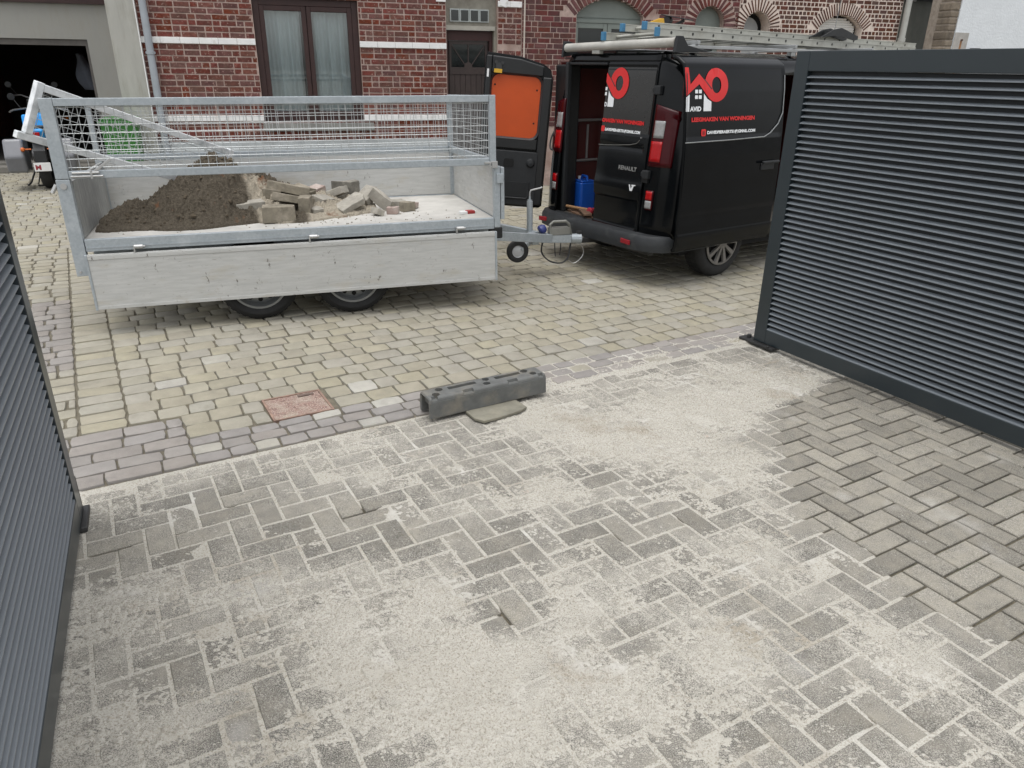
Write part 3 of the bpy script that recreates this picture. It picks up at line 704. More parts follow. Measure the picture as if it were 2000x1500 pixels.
qs = MB().prism([(0, 0), (.10, -.03), (.13, .07), (.02, .10)], lambda a, b, h: (X(-.30) + .02 + a, h, 2.57 + b), -.03, .03).build('band_stone', WHITE, HA, fixn=True, bevel=.003)
MB().box(-.02, winA[0] - .0, -.028, 0, 0, .742).box(winA[0], doorA[0], -.028, 0, 0, .742).box(doorA[1], X(.066), -.028, 0, 0, .742).build('plinth', PLIN, HA)
MB().box(winA[0] - .02, winA[1] + .13, -.075, .1, .875, .978).build('window_sill', STONE, HA, bevel=.004)
MB().box(-.34, -.01, -.06, .3, 0, 6.2).build('corner_pilaster', mat('pale_render', (.40, .395, .36), .9, var=.1, scale=3, stain=(.33, .32, .28), stain_scale=4, stretch=(3, 3, .5)), HA, bevel=.006)
MB().box(-.01, .004, -.064, .02, 0, 6.2).build('corner_bead', WHITE, HA)
# window
wf = MB(); x0, x1, z0, z1 = winA; fw = .085; ym = .09; xm = (x0 + x1) / 2 + .0
for b in ((x0, x0 + fw, z0, z1), (x1 - fw, x1, z0, z1), (x0 + fw, x1 - fw, z0, z0 + .09), (x0 + fw, x1 - fw, z1 - .09, z1)): wf.box(b[0], b[1], .05, .16, b[2], b[3])
wo_ = wf.build('window', FRAMEB, HA, bevel=.006)
for a, b in ((x0 + fw + .002, xm - .004), (xm + .004, x1 - fw - .002)):
    sa = MB(); t_ = .06
    for q in ((a, a + t_, z0 + .092, z1 - .092), (b - t_, b, z0 + .092, z1 - .092), (a + t_, b - t_, z0 + .092, z0 + .092 + t_), (a + t_, b - t_, z1 - .092 - t_, z1 - .092)): sa.box(q[0], q[1], .045, .13, q[2], q[3])
    s_ = sa.build('sash', FRAMEB, wo_, bevel=.005)
    MB().box(a + t_, b - t_, .085, .091, z0 + .092 + t_, z1 - .092 - t_).build('pane', GLASS, wo_)
ph = [random.uniform(0, 6) for _ in range(8)]
def cfold(t, z): return .02 * math.sin(t * 46 + ph[0] + .6 * math.sin(z * .8)) + .012 * math.sin(t * 83 + ph[1]) + .012 * math.sin(t * 21 + ph[2])
for a, b, k in ((x0 + .07, xm - .09, 0), (xm + .03, x1 - .06, 2)):
    MB().grid(lambda u, v: (a + (b - a) * u, .22 + cfold((a + (b - a) * u), v), z0 + .03 + (z1 - z0 - .03) * v), 150, 8).build('curtain', CURT, wo_, smooth=True)
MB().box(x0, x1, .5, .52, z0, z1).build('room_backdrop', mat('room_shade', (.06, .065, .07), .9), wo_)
# door with fanlight panel and glass blocks
xa, xb = doorA[0], X(-.354)
MB().box(xa, doorA[1], .09, .3, 2.29, 2.80).box(xb + .012, doorA[1], .05, .3, 0, 2.29).build('door_surround', CONC, HA)
MB().box(xa, doorA[1] - .03, .03, .09, 2.236, 2.292).build('lintel', mat('pale_lintel', (.36, .345, .30), .9, var=.15, scale=10), HA)
gb = [xa + .075 + i * .146 for i in range(4)]
for x in gb:
    o = MB().box(x, x + .142, .068, .12, 2.342, 2.512).build('glass_block', mat('block_rim', (.40, .43, .42), .4), HA, bevel=.004); MB().box(x + .016, x + .126, .062, .07, 2.358, 2.496).build('pane', DGLASS, o, bevel=.004)
df = MB().box(xa, xa + .05, .12, .22, 0, 2.236).box(xb - .04, xb + .012, .12, .22, 0, 2.236).box(xa + .05, xb - .04, .12, .22, 2.10, 2.236).build('door_frame', mat('dark_red_paint', (.045, .014, .012), .5), HA, bevel=.004)
dr = MB().box(xa + .052, xb - .042, .17, .21, .02, 2.098).build('door', DOORB, HA)
w0, w1, zz0, zz1 = xa + .10, xb - .10, 1.74, 2.05; MB().box(w0, w1, .155, .169, zz0, zz1).build('pane', DGLASS, dr)
xm_ = (w0 + w1) / 2; fm = MB()
fm.box(w0 - .03, w0, .14, .169, 1.70, 2.09).box(w1, w1 + .03, .14, .169, 1.70, 2.09).box(w0 - .03, w1 + .03, .141, .169, 1.64, 1.74).box(w0, w1, .141, .169, 2.05, 2.09)
fm.bar((w0, .148, zz1), (xm_ - .05, .148, zz0 + .03), .012, .014).bar((w1, .148, zz1), (xm_ + .05, .148, zz0 + .03), .012, .014).box(xm_ - .008, xm_ + .008, .142, .154, zz0, zz1).cyl((xm_, .14, zz0 + .01), (xm_, .156, zz0 + .01), .06, 14)
fm.build('glazing_bars', DOORB, dr)
npk = 7; pw = (w1 - w0 + .06) / npk; pm = MB().box(0, pw - .005, .150, .169, .15, 1.635).mesh('plank', DOORB)
for i in range(npk): link_mesh(pm, 'plank', dr, (w0 - .03 + i * pw, 0, 0))
# pipes
dp = MB().cyl((X(-5.02), -.075, 0), (X(-5.02), -.075, 6.2), .046, 16); dpo = dp.build('downpipe', PVC, HA, smooth=True)
for z in (.6, 1.86, 3.2): MB().lathe([(.046, -.02), (.053, -.018), (.053, .018), (.046, .02)], (X(-5.02), -.075, z), (0, 0, 1), 16).box(X(-5.02) - .06, X(-5.02) + .06, -.08, -.07, z - .012, z + .012).build('pipe_clip', PVC, dpo)

# --- house B (maroon, arched openings)
SB = .07; HB = house('maroon_brick_house', 'maroon brick house with grey green arched windows behind the van', SB); X = lambda s: s - SB
a1 = archrects(X(1.48), .55, 2.50, .795, .22, 1.0); a2 = archrects(X(3.20), .262, 2.415, .262, .26, 1.2, .025)
mb = MB(); backing(mb, 0, X(3.70), 0, 3.3, 0, .32, a1 + a2); mb.build('wall', MO_A, HB)
MB().box(0, X(3.70), .004, .32, 3.3, 6.4).build('upper_wall', UPA, HB)
wb = Wall(HB, SB, BR_B, .0735, None, 0, 0, .0115, .005, 5)
def ring_skip(base, rings):
    f0 = rect_skip(base)
    def f(x0, x1, z0, z1):
        out = []
        for p, q in f0(x0, x1, z0, z1):
            zm = (z0 + z1) / 2; segs = [(p, q)]
            for cx, cz, r, zmin in rings:
                if zm > zmin and abs(zm - cz) < r:
                    hw = math.sqrt(r * r - (zm - cz) ** 2); new = []
                    for a, b in segs:
                        if b <= cx - hw or a >= cx + hw: new.append((a, b)); continue
                        if a < cx - hw: new.append((a, cx - hw))
                        if b > cx + hw: new.append((cx + hw, b))
                    segs = new
            out += segs
        return out
    return f
R1 = .795; c1z = 2.72 - R1; ang1 = math.asin(.55 / R1)
wb.fill(0, X(3.70), .9, 3.12, ring_skip(a1 + a2, [(X(1.48), c1z, R1 + .20, 2.47), (X(3.20), 2.415, .262 + .20, 2.40)]), flemish(.2, .1))
wb.arch(X(1.48), c1z, R1, R1 + .195, math.pi / 2 - ang1 - .06, math.pi / 2 + ang1 + .06, 20); wb.arch(X(3.20), 2.415, .262, .262 + .195, -.1, math.pi + .1, 17)
wb.emit()
MB().cyl((.03, -.035, 0), (.03, -.035, 6.2), .013, 8).build('thin_pipe', mat('pale_conduit', (.55, .48, .42), .6), HB)
def arch_poly(cx, half, spring, R_, rise, z0, n=14):
    cz = spring + rise - R_; a = math.asin(min(half / R_, 1)); return [(cx - half, z0), (cx + half, z0)] + [(cx + R_ * math.sin(a - 2 * a * i / n), cz + R_ * math.cos(a - 2 * a * i / n)) for i in range(n + 1)]
def wfn(a, b, h): return (a, h, b)
# big arched window: tympanum panel, transom, two casements
cx = X(1.48); wn = MB().prism(arch_poly(cx, .549, 2.50, R1, .219, 2.43), wfn, .10, .16).build('window', GREENG, HB, fixn=True, bevel=.003)
MB().box(cx - .549, cx + .549, .075, .16, 2.385, 2.43).box(cx - .549, cx + .549, .09, .16, 2.455, 2.462).build('transom', GREENG, wn, bevel=.004)
for sgn in (-1, 1):
    xa_, xb_ = sorted((cx + sgn * .004, cx + sgn * .548)); m_ = MB(); t_ = .065
    for q in ((xa_, xa_ + t_, 1.2, 2.383), (xb_ - t_, xb_, 1.2, 2.383), (xa_ + t_, xb_ - t_, 2.31, 2.383), (xa_ + t_, xb_ - t_, 1.2, 1.28)): m_.box(q[0], q[1], .085, .14, q[2], q[3])
    m_.build('casement', GREENG, wn, bevel=.004); MB().box(xa_ + t_, xb_ - t_, .115, .12, 1.28, 2.31).build('pane', DGLASS, wn)
cx = X(3.20); wn = MB().prism(arch_poly(cx, .261, 2.415, .262, .259, 2.38), wfn, .14, .19).build('window', GREENG, HB, fixn=True, bevel=.003)
m_ = MB().box(cx - .261, cx - .20, .14, .19, 1.2, 2.38).box(cx + .18, cx + .261, .14, .19, 1.2, 2.38).box(cx - .2, cx + .18, .14, .19, 1.2, 1.3); m_.build('casement', GREENG, wn); MB().box(cx - .2, cx + .18, .165, .17, 1.3, 2.38).build('pane', DGLASS, wn)

# --- house C (brown brick, bright mortar)
SCs = 3.70; HC = house('brown_brick_house', 'brown brick house with bright mortar and a white shuttered arched window', SCs); X = lambda s: s - SCs
a3 = archrects(X(4.06), .243, 2.385, .243, .241, 1.2, .025); R4 = .575; a4 = archrects(X(5.68), .43, 2.43, R4, .193, 1.2, .025)
mb = MB(); backing(mb, 0.003, X(6.86), 0, 3.4, -.012, .32, a3 + a4); mb.build('wall', MO_C, HC)
MB().box(.003, X(6.86), .0, .32, 3.4, 6.4).build('upper_wall', mat_brick_tex('upper_brown_brick', (.10, .048, .036), (.085, .04, .03), (.62, .52, .45), .15, .066), HC)
wc = Wall(HC, SCs, BR_C, .066, None, 0, 0, .0165, .017, 9)
c4z = 2.623 - R4; ang4 = math.asin(.43 / R4)
wc.fill(0.003, X(6.86), 1.6, 3.25, ring_skip(a3 + a4, [(X(4.06), 2.385, .243 + .19, 2.37), (X(5.68), c4z, R4 + .19, 2.40)]), english(.15, .075))
wc.arch(X(4.06), 2.385, .243, .243 + .18, -.15, math.pi + .15, 22); wc.arch(X(5.68), c4z, R4, R4 + .18, math.pi / 2 - ang4 - .1, math.pi / 2 + ang4 + .1, 27); wc.emit()
cx = X(4.06); w3 = MB().prism(arch_poly(cx, .242, 2.385, .243, .24, 1.2), wfn, .24, .27).build('window', DARK, HC, fixn=True)
MB().prism(arch_poly(cx - .04, .2, 2.36, .21, .19, 1.2), wfn, .21, .238).build('panel', mat('pale_grey_panel', (.33, .34, .34), .6, var=.06), w3, fixn=True)
cx = X(5.68); w4 = MB().prism(arch_poly(cx, .429, 2.43, R4, .192, 1.2), wfn, .16, .2).build('window', DARK, HC, fixn=True)
sm_ = mat('white_shutter_slat', (.70, .69, .66), .5, var=.03); z = 1.9
while z < 2.6:
    hw = .40 if z < 2.43 else math.sqrt(max(R4 ** 2 - (z + .036 - c4z) ** 2, 0)) - .02
    if hw > .06: MB().prism([(.0, 0), (-.010, .010), (-.011, .022), (0, .0345)], lambda a, b, h, z=z: (cx + h, .125 + a, z + b), -hw, min(hw, .37)).build('shutter_slat', sm_, w4, fixn=True)
    z += .036
dpc = MB().cyl((X(6.90), -.09, 0), (X(6.90), -.09, 6.2), .05, 14).build('downpipe', mat('pale_grey_pipe', (.40, .40, .37), .6, var=.1), HC, smooth=True)
MB().lathe([(.05, -.03), (.062, -.03), (.062, .03), (.05, .03)], (X(6.90), -.09, 2.27), (0, 0, 1), 14).build('pipe_collar', MATS['pale_grey_pipe'], dpc)

# --- set-back grey wall, white house with stone quoins
GW = thing('grey_rendered_wall', 'grey rendered wall set back between the brown brick house and the white house', 'wall', fac(6.9, -1.4), TH)
MB().box(-.2, 2.2, 0, .3, 0, 3.02).build('wall', mat('dark_grey_render', (.125, .125, .11), .95, var=.12, scale=4, stain=(.10, .105, .09), stain_scale=3, stain_lo=.45, stretch=(2, 2, .7)), GW); MB().box(-.2, 2.2, -.1, .3, 3.02, 3.25).build('eave_shade_beam', DARK, GW)  # dark beam on top stands in for the shade under a roof
MB().tube([(0.05, -.03, 3.0 + .03), (.5, -.04, 3.06), (1.0, -.04, 3.05), (1.5, -.03, 3.02)], .012, 6).build('cable', WHITE, GW)
WH = thing('white_house', 'white plastered house corner with rough stone quoins above the right gate', 'house', fac(8.10), TH)
RO = mat('rough_white_plaster', (.72, .75, .77), .9, var=.04, scale=5, bump=.8, bscale=28)
MB().box(.02, 6, 0, .3, 0, 6.4).build('wall', RO, WH)
MB().box(-.14, .02, .03, .5, 0, 6.4).build('quoin_bed', mat('quoin_mortar', (.34, .29, .24), .95, var=.25, scale=15), WH)
QS = mat('brown_quoin_stone', (.20, .165, .125), .9, var=.3, scale=12, bump=.6, bscale=50, rnd=.25); z = 1.6
while z < 3.3:
    h = random.choice((.085, .10, .12)); MB().box(-.145 - random.uniform(0, .02), .018, .012, .3, z, z + h).build('quoin', QS, WH, bevel=.012); z += h + .022
MB().box(.022, .33, -.006, .02, 0, 2.42).build('bare_patch', mat('bare_stone', (.42, .40, .37), .95, var=.15, scale=10, bump=.6), WH)
MB().box(.165, .205, -.009, -.005, 1.7, 2.29).build('rust_streak', mat('rust_stain', (.33, .17, .08), .9, var=.3, scale=8), WH)
MB().cyl((.185, -.03, 2.30), (.185, .01, 2.30), .018, 8).build('rusty_stub', RUSTM, WH)
CAPm = MB().cyl((.42, -.12, 2.0), (.42, -.12, 2.17), .085, 14).build('wall_lantern_cap', BLACKPL, WH)

# --- garage set back at the left
GA = thing('garage', 'grey rendered garage with an open dark doorway left of the brick house', 'garage', fac(-5.98, -3.45), TH)
GRD = mat('grey_garage_render', (.33, .326, .30), .9, var=.06, scale=2.5, stain=(.31, .30, .265), stain_scale=2.5, stretch=(2, 2, .6))
mb = MB(); gx0, gx1 = -3.6, -.43; backing(mb, -4.6, 1.0, 0, 3.3, 0, .25, [(gx0, gx1, 0, 2.075)]); mb.build('wall', GRD, GA)
MB().box(-4.6, 1.0, -.06, 0, 2.60, 2.75).build('ledge', FRAMEB, GA); MB().box(-.02, .9, -.07, 0, 0, 2.6).build('pilaster', MATS['pale_render'], GA)
MB().box(gx0, gx1, .03, .10, 1.98, 2.073).box(gx1 - .045, gx1 - .002, .03, .10, .1, 1.98).build('door_track', mat('greyish_track', (.11, .10, .09), .6), GA)
MB().box(gx0, gx1, -.3, 0, .0, .10).box(gx0, gx1, 0.002, .3, .0, .14).build('threshold', mat('threshold_concrete', (.19, .18, .16), .9, var=.2), GA, bevel=.01)
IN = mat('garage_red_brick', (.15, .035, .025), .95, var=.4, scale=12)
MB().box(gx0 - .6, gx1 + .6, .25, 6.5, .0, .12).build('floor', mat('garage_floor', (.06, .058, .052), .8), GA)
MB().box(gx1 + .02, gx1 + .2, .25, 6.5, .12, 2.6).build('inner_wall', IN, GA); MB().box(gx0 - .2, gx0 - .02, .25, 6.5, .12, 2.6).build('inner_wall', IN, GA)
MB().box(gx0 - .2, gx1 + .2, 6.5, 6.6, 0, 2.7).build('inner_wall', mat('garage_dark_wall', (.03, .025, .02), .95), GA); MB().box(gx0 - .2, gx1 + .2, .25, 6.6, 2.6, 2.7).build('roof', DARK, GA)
JK = MB().grid(lambda u, v: (-.92 + .28 * (u - .5) * (1 + .5 * math.sin(v * 5)) + .12 * (1 - v), 1.6 + .05 * math.cos(u * 6), 1.25 + .62 * v), 8, 12).build('hanging_coat', mat('grey_cloth', (.16, .18, .22), .9), None, smooth=True)
JK.matrix_world = GA.matrix_world.copy() if False else Matrix.Translation(fac(-5.98, -3.45)) @ Matrix.Rotation(TH, 4, 'Z'); tag(JK, 'grey coat hanging inside the dark garage doorway', 'coat')
sd = JK.modifiers.new('s', 'SOLIDIFY'); sd.thickness = .04
# ---------------------------------------------------------------- trailer
TT, TAU = R(16.92), R(.6)
tX = Vector((math.cos(TT) * math.cos(TAU), math.sin(TT) * math.cos(TAU), math.sin(TAU))); tY = Vector((-math.sin(TT), math.cos(TT), -.030)).normalized(); tZ = tX.cross(tY)
tO = Vector((-1.54, 5.32, 0)) - tY * .10
TM = Matrix(((tX.x, tY.x, tZ.x, tO.x), (tX.y, tY.y, tZ.y, tO.y), (tX.z, tY.z, tZ.z, 0), (0, 0, 0, 1)))
TR = thing('flatbed_trailer', 'galvanised twin axle trailer with mesh cage and lowered side board', 'trailer', matrix=TM)
x0, x1, WD = -1.40, 1.43, 1.48; BZ = .665
BED = mat('dusty_plywood_bed', (.50, .485, .45), .85, var=.12, scale=6, bump=.2, stain=(.36, .33, .28), stain_scale=3.5, stain_lo=.55, stain_hi=.8, speck=(.22, .2, .17), speck_scale=45, speck_lo=.70, speck_hi=.78)
MB().prism([(x0 - .02, .041), (x1 + .01, .041), (x1 + .01, WD), (-1.515, WD)], lambda a, b, h: (a, b, h), BZ - .02, BZ).build('bed_floor', BED, TR, fixn=True)
for nm, b in (('edge_rail', (x0, x1, 0, .04, .59, .672)), ('edge_rail', (-1.51, x1, WD, WD + .04, .59, .672)), ('cross_rail', (x1 + .01, x1 + .05, .04, WD, .59, .668))):
    MB().box(*b).build(nm, GALV, TR, bevel=.004)
MB().box(x0 + .005, x1, -.004, -.0005, .612, .62).build('edge_lip', GALV, TR)
# chassis
ch = MB().box(x0, x1, .18, .25, .50, .588).box(x0, x1, WD - .25, WD - .18, .50, .588)
for x in (-1.2, -.7, 0, .7, 1.3): ch.box(x - .03, x + .03, .25, WD - .25, .52, .586)
ch.build('chassis', GALV, TR, bevel=.004)
# hanging side board: aluminium profile with end caps
sb = MB().box(x0 + .004, x1 - .004, -.030, -.004, .198, .574).box(x0 + .004, x1 - .004, -.034, -.0305, .540, .568).box(x0 + .004, x1 - .004, -.034, -.0305, .198, .222).build('side_board', ALU, TR, bevel=.003, label='lowered aluminium side board hanging below the bed edge')
for x in (x0 - .012, x1 - .004): MB().box(x, x + .016, -.036, -.002, .193, .574).build('end_cap', GALV, sb, bevel=.003)
for x in (-1.10, .05, 1.13):
    h = MB().cyl((x, -.022, .612), (x + .055, -.022, .612), .014, 12).box(x - .006, x + .004, -.034, -.006, .575, .622).cyl((x + .055, -.022, .612), (x + .068, -.022, .612), .008, 8).build('hinge', mat('bright_zinc', (.45, .45, .44), .4, metal=.6), TR, bevel=.002)
fb = MB().box(-1.50, x1, WD + .005, WD + .032, .675, 1.045).build('side_board', ALU, TR, bevel=.003)
MB().box(x1 + .012, x1 + .040, .05, WD, .672, 1.04).build('front_board', ALU, TR, bevel=.003)
rbm = mat('dull_scraped_board', (.27, .275, .265), .6, metal=.2, var=.15, scale=6, local=True, stretch=(6, 6, .8), stain=(.47, .47, .45), stain_scale=9, stain_lo=.5, stain_hi=.7)
rb = MB().hexa([(x0 - .03, .07, .672), (x0 - .005, .07, .672), (-1.505, WD, .672), (-1.53, WD, .672), (x0 - .03, .07, 1.045), (x0 - .005, .07, 1.045), (-1.505, WD, 1.045), (-1.53, WD, 1.045)]).build('tailboard', rbm, TR, fixn=True, bevel=.003)
# posts
def leanpost(b0, b1, z0, z1, y0, y1): # (xa,xb) bottom, top
    return [(b0[0], y0, z0), (b0[1], y0, z0), (b0[1], y1, z0), (b0[0], y1, z0), (b1[0], y0, z1), (b1[1], y0, z1), (b1[1], y1, z1), (b1[0], y1, z1)]
MB().box(-1.487, -1.404, -.004, .046, .43, 1.06).build('post', GALV, TR, bevel=.004, fixn=True)
MB().box(-1.484, -1.405, -.002, .04, 1.064, 1.552).build('cage_post', GALV, TR, bevel=.004, fixn=True)
MB().cyl((-1.445, -.012, 1.02), (-1.445, -.004, 1.02), .02, 10).cyl((-1.49, .01, 1.03), (-1.52, .0, .98), .012, 8).cyl((-1.46, -.014, .46), (-1.46, -.004, .46), .008, 8).build('post_bolts', MATS['bright_zinc'], TR)
MB().box(1.432, 1.480, -.004, .046, .60, 1.055).build('post', GALV, TR, bevel=.004)
MB().box(1.484, 1.512, -.006, .06, .66, 1.045).box(1.45, 1.50, -.02, -.006, .93, 1.0).build('corner_plate', GALV, TR, bevel=.003)
MB().box(x1 - .02, x1 + .03, WD - .01, WD + .035, .672, 1.07).build('post', GALV, TR, bevel=.004); MB().box(-1.553, -1.50, WD, WD + .035, .672, 1.066).build('post', GALV, TR, bevel=.004)
# cage
def wires(mb, P, U, V, lu, lv, step, r=.0021, start=.02):
    P, U, V = Vector(P), Vector(U).normalized(), Vector(V).normalized()
    k = start
    while k < lu: mb.cyl(P + U * k, P + U * k + V * lv, r, 4, cap=False); k += step
    k = start
    Nn = U.cross(V) * .0032
    while k < lv: mb.cyl(P + V * k + Nn, P + V * k + U * lu + Nn, r, 4, cap=False); k += step
WIRE = mat('mesh_wire', (.50, .52, .52), .45, metal=.5)
zb0, zb1, zt0, zt1 = 1.062, 1.112, 1.502, 1.55
near = MB().box(-1.404, 1.402, 0, .04, zt0, zt1).build('cage_rail', GALV, TR, bevel=.004)
MB().box(-1.404, 1.402, 0, .04, zb0, zb1).build('cage_rail', GALV, TR, bevel=.004)
MB().box(1.404, 1.452, -.002, .042, zb0 - .004, zt1).build('cage_post', GALV, TR, bevel=.004)
m_ = MB(); wires(m_, (-1.404, .02, zb1), (1, 0, 0), (0, 0, 1), 2.806, zt0 - zb1, .052); m_.build('wire_mesh', WIRE, TR)
fo = .0
MB().box(-1.507, 1.402, WD, WD + .04, zt0 - .02, zt1 - .022).build('cage_rail', GALV, TR, bevel=.004); MB().box(-1.507, 1.402, WD, WD + .04, zb0 - .004, zb1 - .008).build('cage_rail', GALV, TR, bevel=.004)
MB().box(1.404, 1.45, WD - .001, WD + .041, zb0, zt1 - .02).build('cage_post', GALV, TR, bevel=.004); MB().box(-1.548, -1.508, WD - .001, WD + .041, 1.067, zt1 - .02).build('cage_post', GALV, TR, bevel=.004)
m_ = MB(); wires(m_, (-1.50, WD + .02, zb1 - .008), (1, 0, 0), (0, 0, 1), 2.90, zt0 - zb1 - .012, .052); m_.build('wire_mesh', WIRE, TR)
MB().box(1.406, 1.446, .043, WD - .002, zt0 + .004, zt1 - .004).build('cage_rail', GALV, TR, bevel=.004); MB().box(1.406, 1.446, .043, WD - .002, zb0 - .006, zb1 - .004).build('cage_rail', GALV, TR, bevel=.004)
m_ = MB(); wires(m_, (1.426, .05, zb1 - .006), (0, 1, 0), (0, 0, 1), WD - .06, zt0 - zb1 + .008, .052); m_.build('wire_mesh', WIRE, TR)
MB().box(1.36, 1.43, -.012, .0, zb0 + .012, zb0 + .026).cyl((1.40, -.014, zb0 + .02), (1.40, -.014, zb0 - .08), .007, 6).box(1.415, 1.458, -.02, -.003, zb0 - .02, zb0 + .03).build('latch', MATS['bright_zinc'], TR, bevel=.002)
MB().cyl((-1.39, -.012, zb0 + .016), (-1.20, -.012, zb0 + .016), .008, 8).cyl((-1.38, -.012, zb0 + .038), (-1.22, -.012, zb0 + .038), .008, 8).box(-1.275, -1.262, -.02, 0, zb0, zb0 + .055).bar((-1.27, -.012, zb0 + .03), (-1.14, .0, zb0 + .12), .006, .016).build('latch', MATS['bright_zinc'], TR, bevel=.002)
# loose mesh tailgate resting inside, tilted
Bp = Vector((-1.495, .10, 1.648)); e1 = (Vector((-.47, 1.34, 1.122)) - Bp); Lf = e1.length; e1.normalize(); e2 = Vector((-.125, 0, -.331)); e2 = (e2 - e1 * e2.dot(e1)).normalized(); Hf = .37; e3 = e1.cross(e2)
MG = bpy.data.objects.new('mesh_tailgate', None); COL.objects.link(MG); MG.parent = TR; MG.matrix_local = Matrix(((e1.x, e2.x, e3.x, Bp.x), (e1.y, e2.y, e3.y, Bp.y), (e1.z, e2.z, e3.z, Bp.z), (0, 0, 0, 1))); GAL2 = mat('lit_galvanised_steel', (.74, .76, .77), .5, metal=.0, var=.08, scale=9, stain=(.45, .48, .49), stain_scale=8)  # tailgate frame painted brighter than the rails, as if catching more light
MG['label'] = 'loose mesh tailgate lying tilted across the rear of the cage'
for b in ((.05, Lf - .05, 0, .045), (-.045, Lf - .05, Hf - .045, Hf)): MB().box(b[0], b[1], b[2], b[3], -.02, .02).build('frame_bar', GAL2, MG, bevel=.004)
for b in ((0, .048), (Lf - .048, Lf)): MB().box(b[0], b[1], -.005, Hf - .047, -.022, .022).build('frame_bar', GAL2, MG, bevel=.004)
m_ = MB(); wires(m_, (.048, .045, 0), (1, 0, 0), (0, 1, 0), Lf - .1, Hf - .09, .052); m_.build('wire_mesh', WIRE, MG)
# wheels, axles
def wheel(parent, x, yo, yi, r, rim_r, zc, rimm, holes=True):
    w = bpy.data.objects.new('wheel', None); COL.objects.link(w); w.parent = parent; w.location = (x, yo, zc)
    d = yi - yo; sg = 1 if d > 0 else -1; wd = abs(d)
    prof = [(rim_r, .018), (rim_r + .012, .006), (rim_r + (r - rim_r) * .5, .0), (r - .028, .010), (r - .006, .028), (r, .05), (r, wd - .05), (r - .006, wd - .028), (r - .03, wd - .008), (rim_r, wd - .01)]
    t = MB().lathe([(a, b * sg) for a, b in prof], (0, 0, 0), (0, 1, 0), 40)
    for i in range(40):
        a = 2 * math.pi * i / 40
        for y in (.06, wd - .06 - .02): t.obox((math.cos(a) * (r - .0015), sg * (y + .01), math.sin(a) * (r - .0015)), (math.cos(a) * .006, 0, math.sin(a) * .006), (0, .055, 0), (-math.sin(a) * .026, 0, math.cos(a) * .026))
    t.build('tyre', RUBBER, w, smooth=True, fixn=True)
    rm = MB().lathe([(rim_r + .004, .012 * sg), (rim_r - .012, .010 * sg), (rim_r - .02, .045 * sg), (rim_r * .86, .060 * sg), (rim_r * .74, .034 * sg), (rim_r * .62, .030 * sg), (rim_r * .45, .055 * sg), (rim_r * .34, .050 * sg), (rim_r * .32, .030 * sg), (.0, .026 * sg)], (0, 0, 0), (0, 1, 0), 40).build('rim', rimm, w, smooth=True, fixn=True)
    if holes:
        hm = MB()
        for i in range(12):
            a = 2 * math.pi * i / 12; c = (math.cos(a) * rim_r * .68, 0, math.sin(a) * rim_r * .68); hm.cyl((c[0], .027 * sg, c[2]), (c[0], .05 * sg, c[2]), rim_r * .085, 10)
        hm.build('rim_holes', DARK, rm)
    return w
RIMG = mat('grey_steel_rim', (.25, .26, .265), .4, metal=.5, var=.1)
for x in (-.345, .335):
    for yo, yi in ((.055, .23), (WD + .04 - .055, WD + .04 - .23)): wheel(TR, x, yo, yi, .29, .203, .29 - x * math.sin(TAU) + .03 * yo, RIMG)
    MB().cyl((x, .2, .29), (x, WD - .16, .29), .035, 10).build('axle', GALV, TR)
# drawbar
db = MB().bar((1.30, .30, .50), (2.16, .755, .335), .045, .075).bar((1.30, 1.22, .50), (2.16, .805, .335), .045, .075).bar((1.42, .25, .50), (1.42, 1.3, .50), .05, .06).box(1.97, 2.03, .70, .86, .30, .39)
db.build('drawbar', GALV, TR, bevel=.004, fixn=True)
MB().box(1.44, 1.56, .22, .42, .47, .56).build('rubber_buffer', BLACKPL, TR, bevel=.01)
cp = MB().bar((2.12, .78, .338), (2.36, .78, .322), .07, .075).cyl((2.36, .78, .32), (2.46, .78, .315), .042, 12, .048); cpo = cp.build('coupling', GALV, TR, bevel=.006, fixn=True)
MB().tube([(2.16, .75, .37), (2.15, .75, .46), (2.18, .75, .485), (2.30, .75, .485), (2.33, .75, .46), (2.36, .77, .36)], .014, 8).box(2.15, 2.34, .74, .82, .365, .43).build('coupling_handle', mat('cast_grey', (.22, .22, .20), .5, metal=.4), cpo, bevel=.006)
jw = bpy.data.objects.new('jockey_wheel', None); COL.objects.link(jw); jw.parent = TR; jw.location = (1.995, .86, 0)
MB().cyl((0, 0, .30), (0, 0, .66), .027, 14).cyl((0, 0, .66), (0, 0, .672), .021, 12).cyl((0, 0, .672), (0, 0, .70), .010, 8).build('tube', GALV, jw, smooth=True)
MB().tube([(0, 0, .69), (0, 0, .735), (.008, 0, .752), (.03, 0, .758), (.10, 0, .77), (.115, 0, .778)], .0075, 8).build('crank', MATS['bright_zinc'], jw, smooth=True)
MB().lathe([(.055, -.02), (.075, -.026), (.095, -.022), (.102, -.01), (.102, .01), (.095, .022), (.055, .02)], (-.125, -.03, .225), (0, 1, 0), 28).build('tyre', RUBBER, jw, smooth=True, fixn=True)
MB().lathe([(.062, -.021), (.05, -.012), (.03, -.018), (.0, -.02)], (-.125, -.03, .225), (0, 1, 0), 24).build('rim', mat('pale_plastic_rim', (.45, .46, .47), .4), jw, smooth=True, fixn=True)
MB().bar((-.1, -.03, .235), (0, -.01, .30), .05, .03).build('fork', GALV, jw)
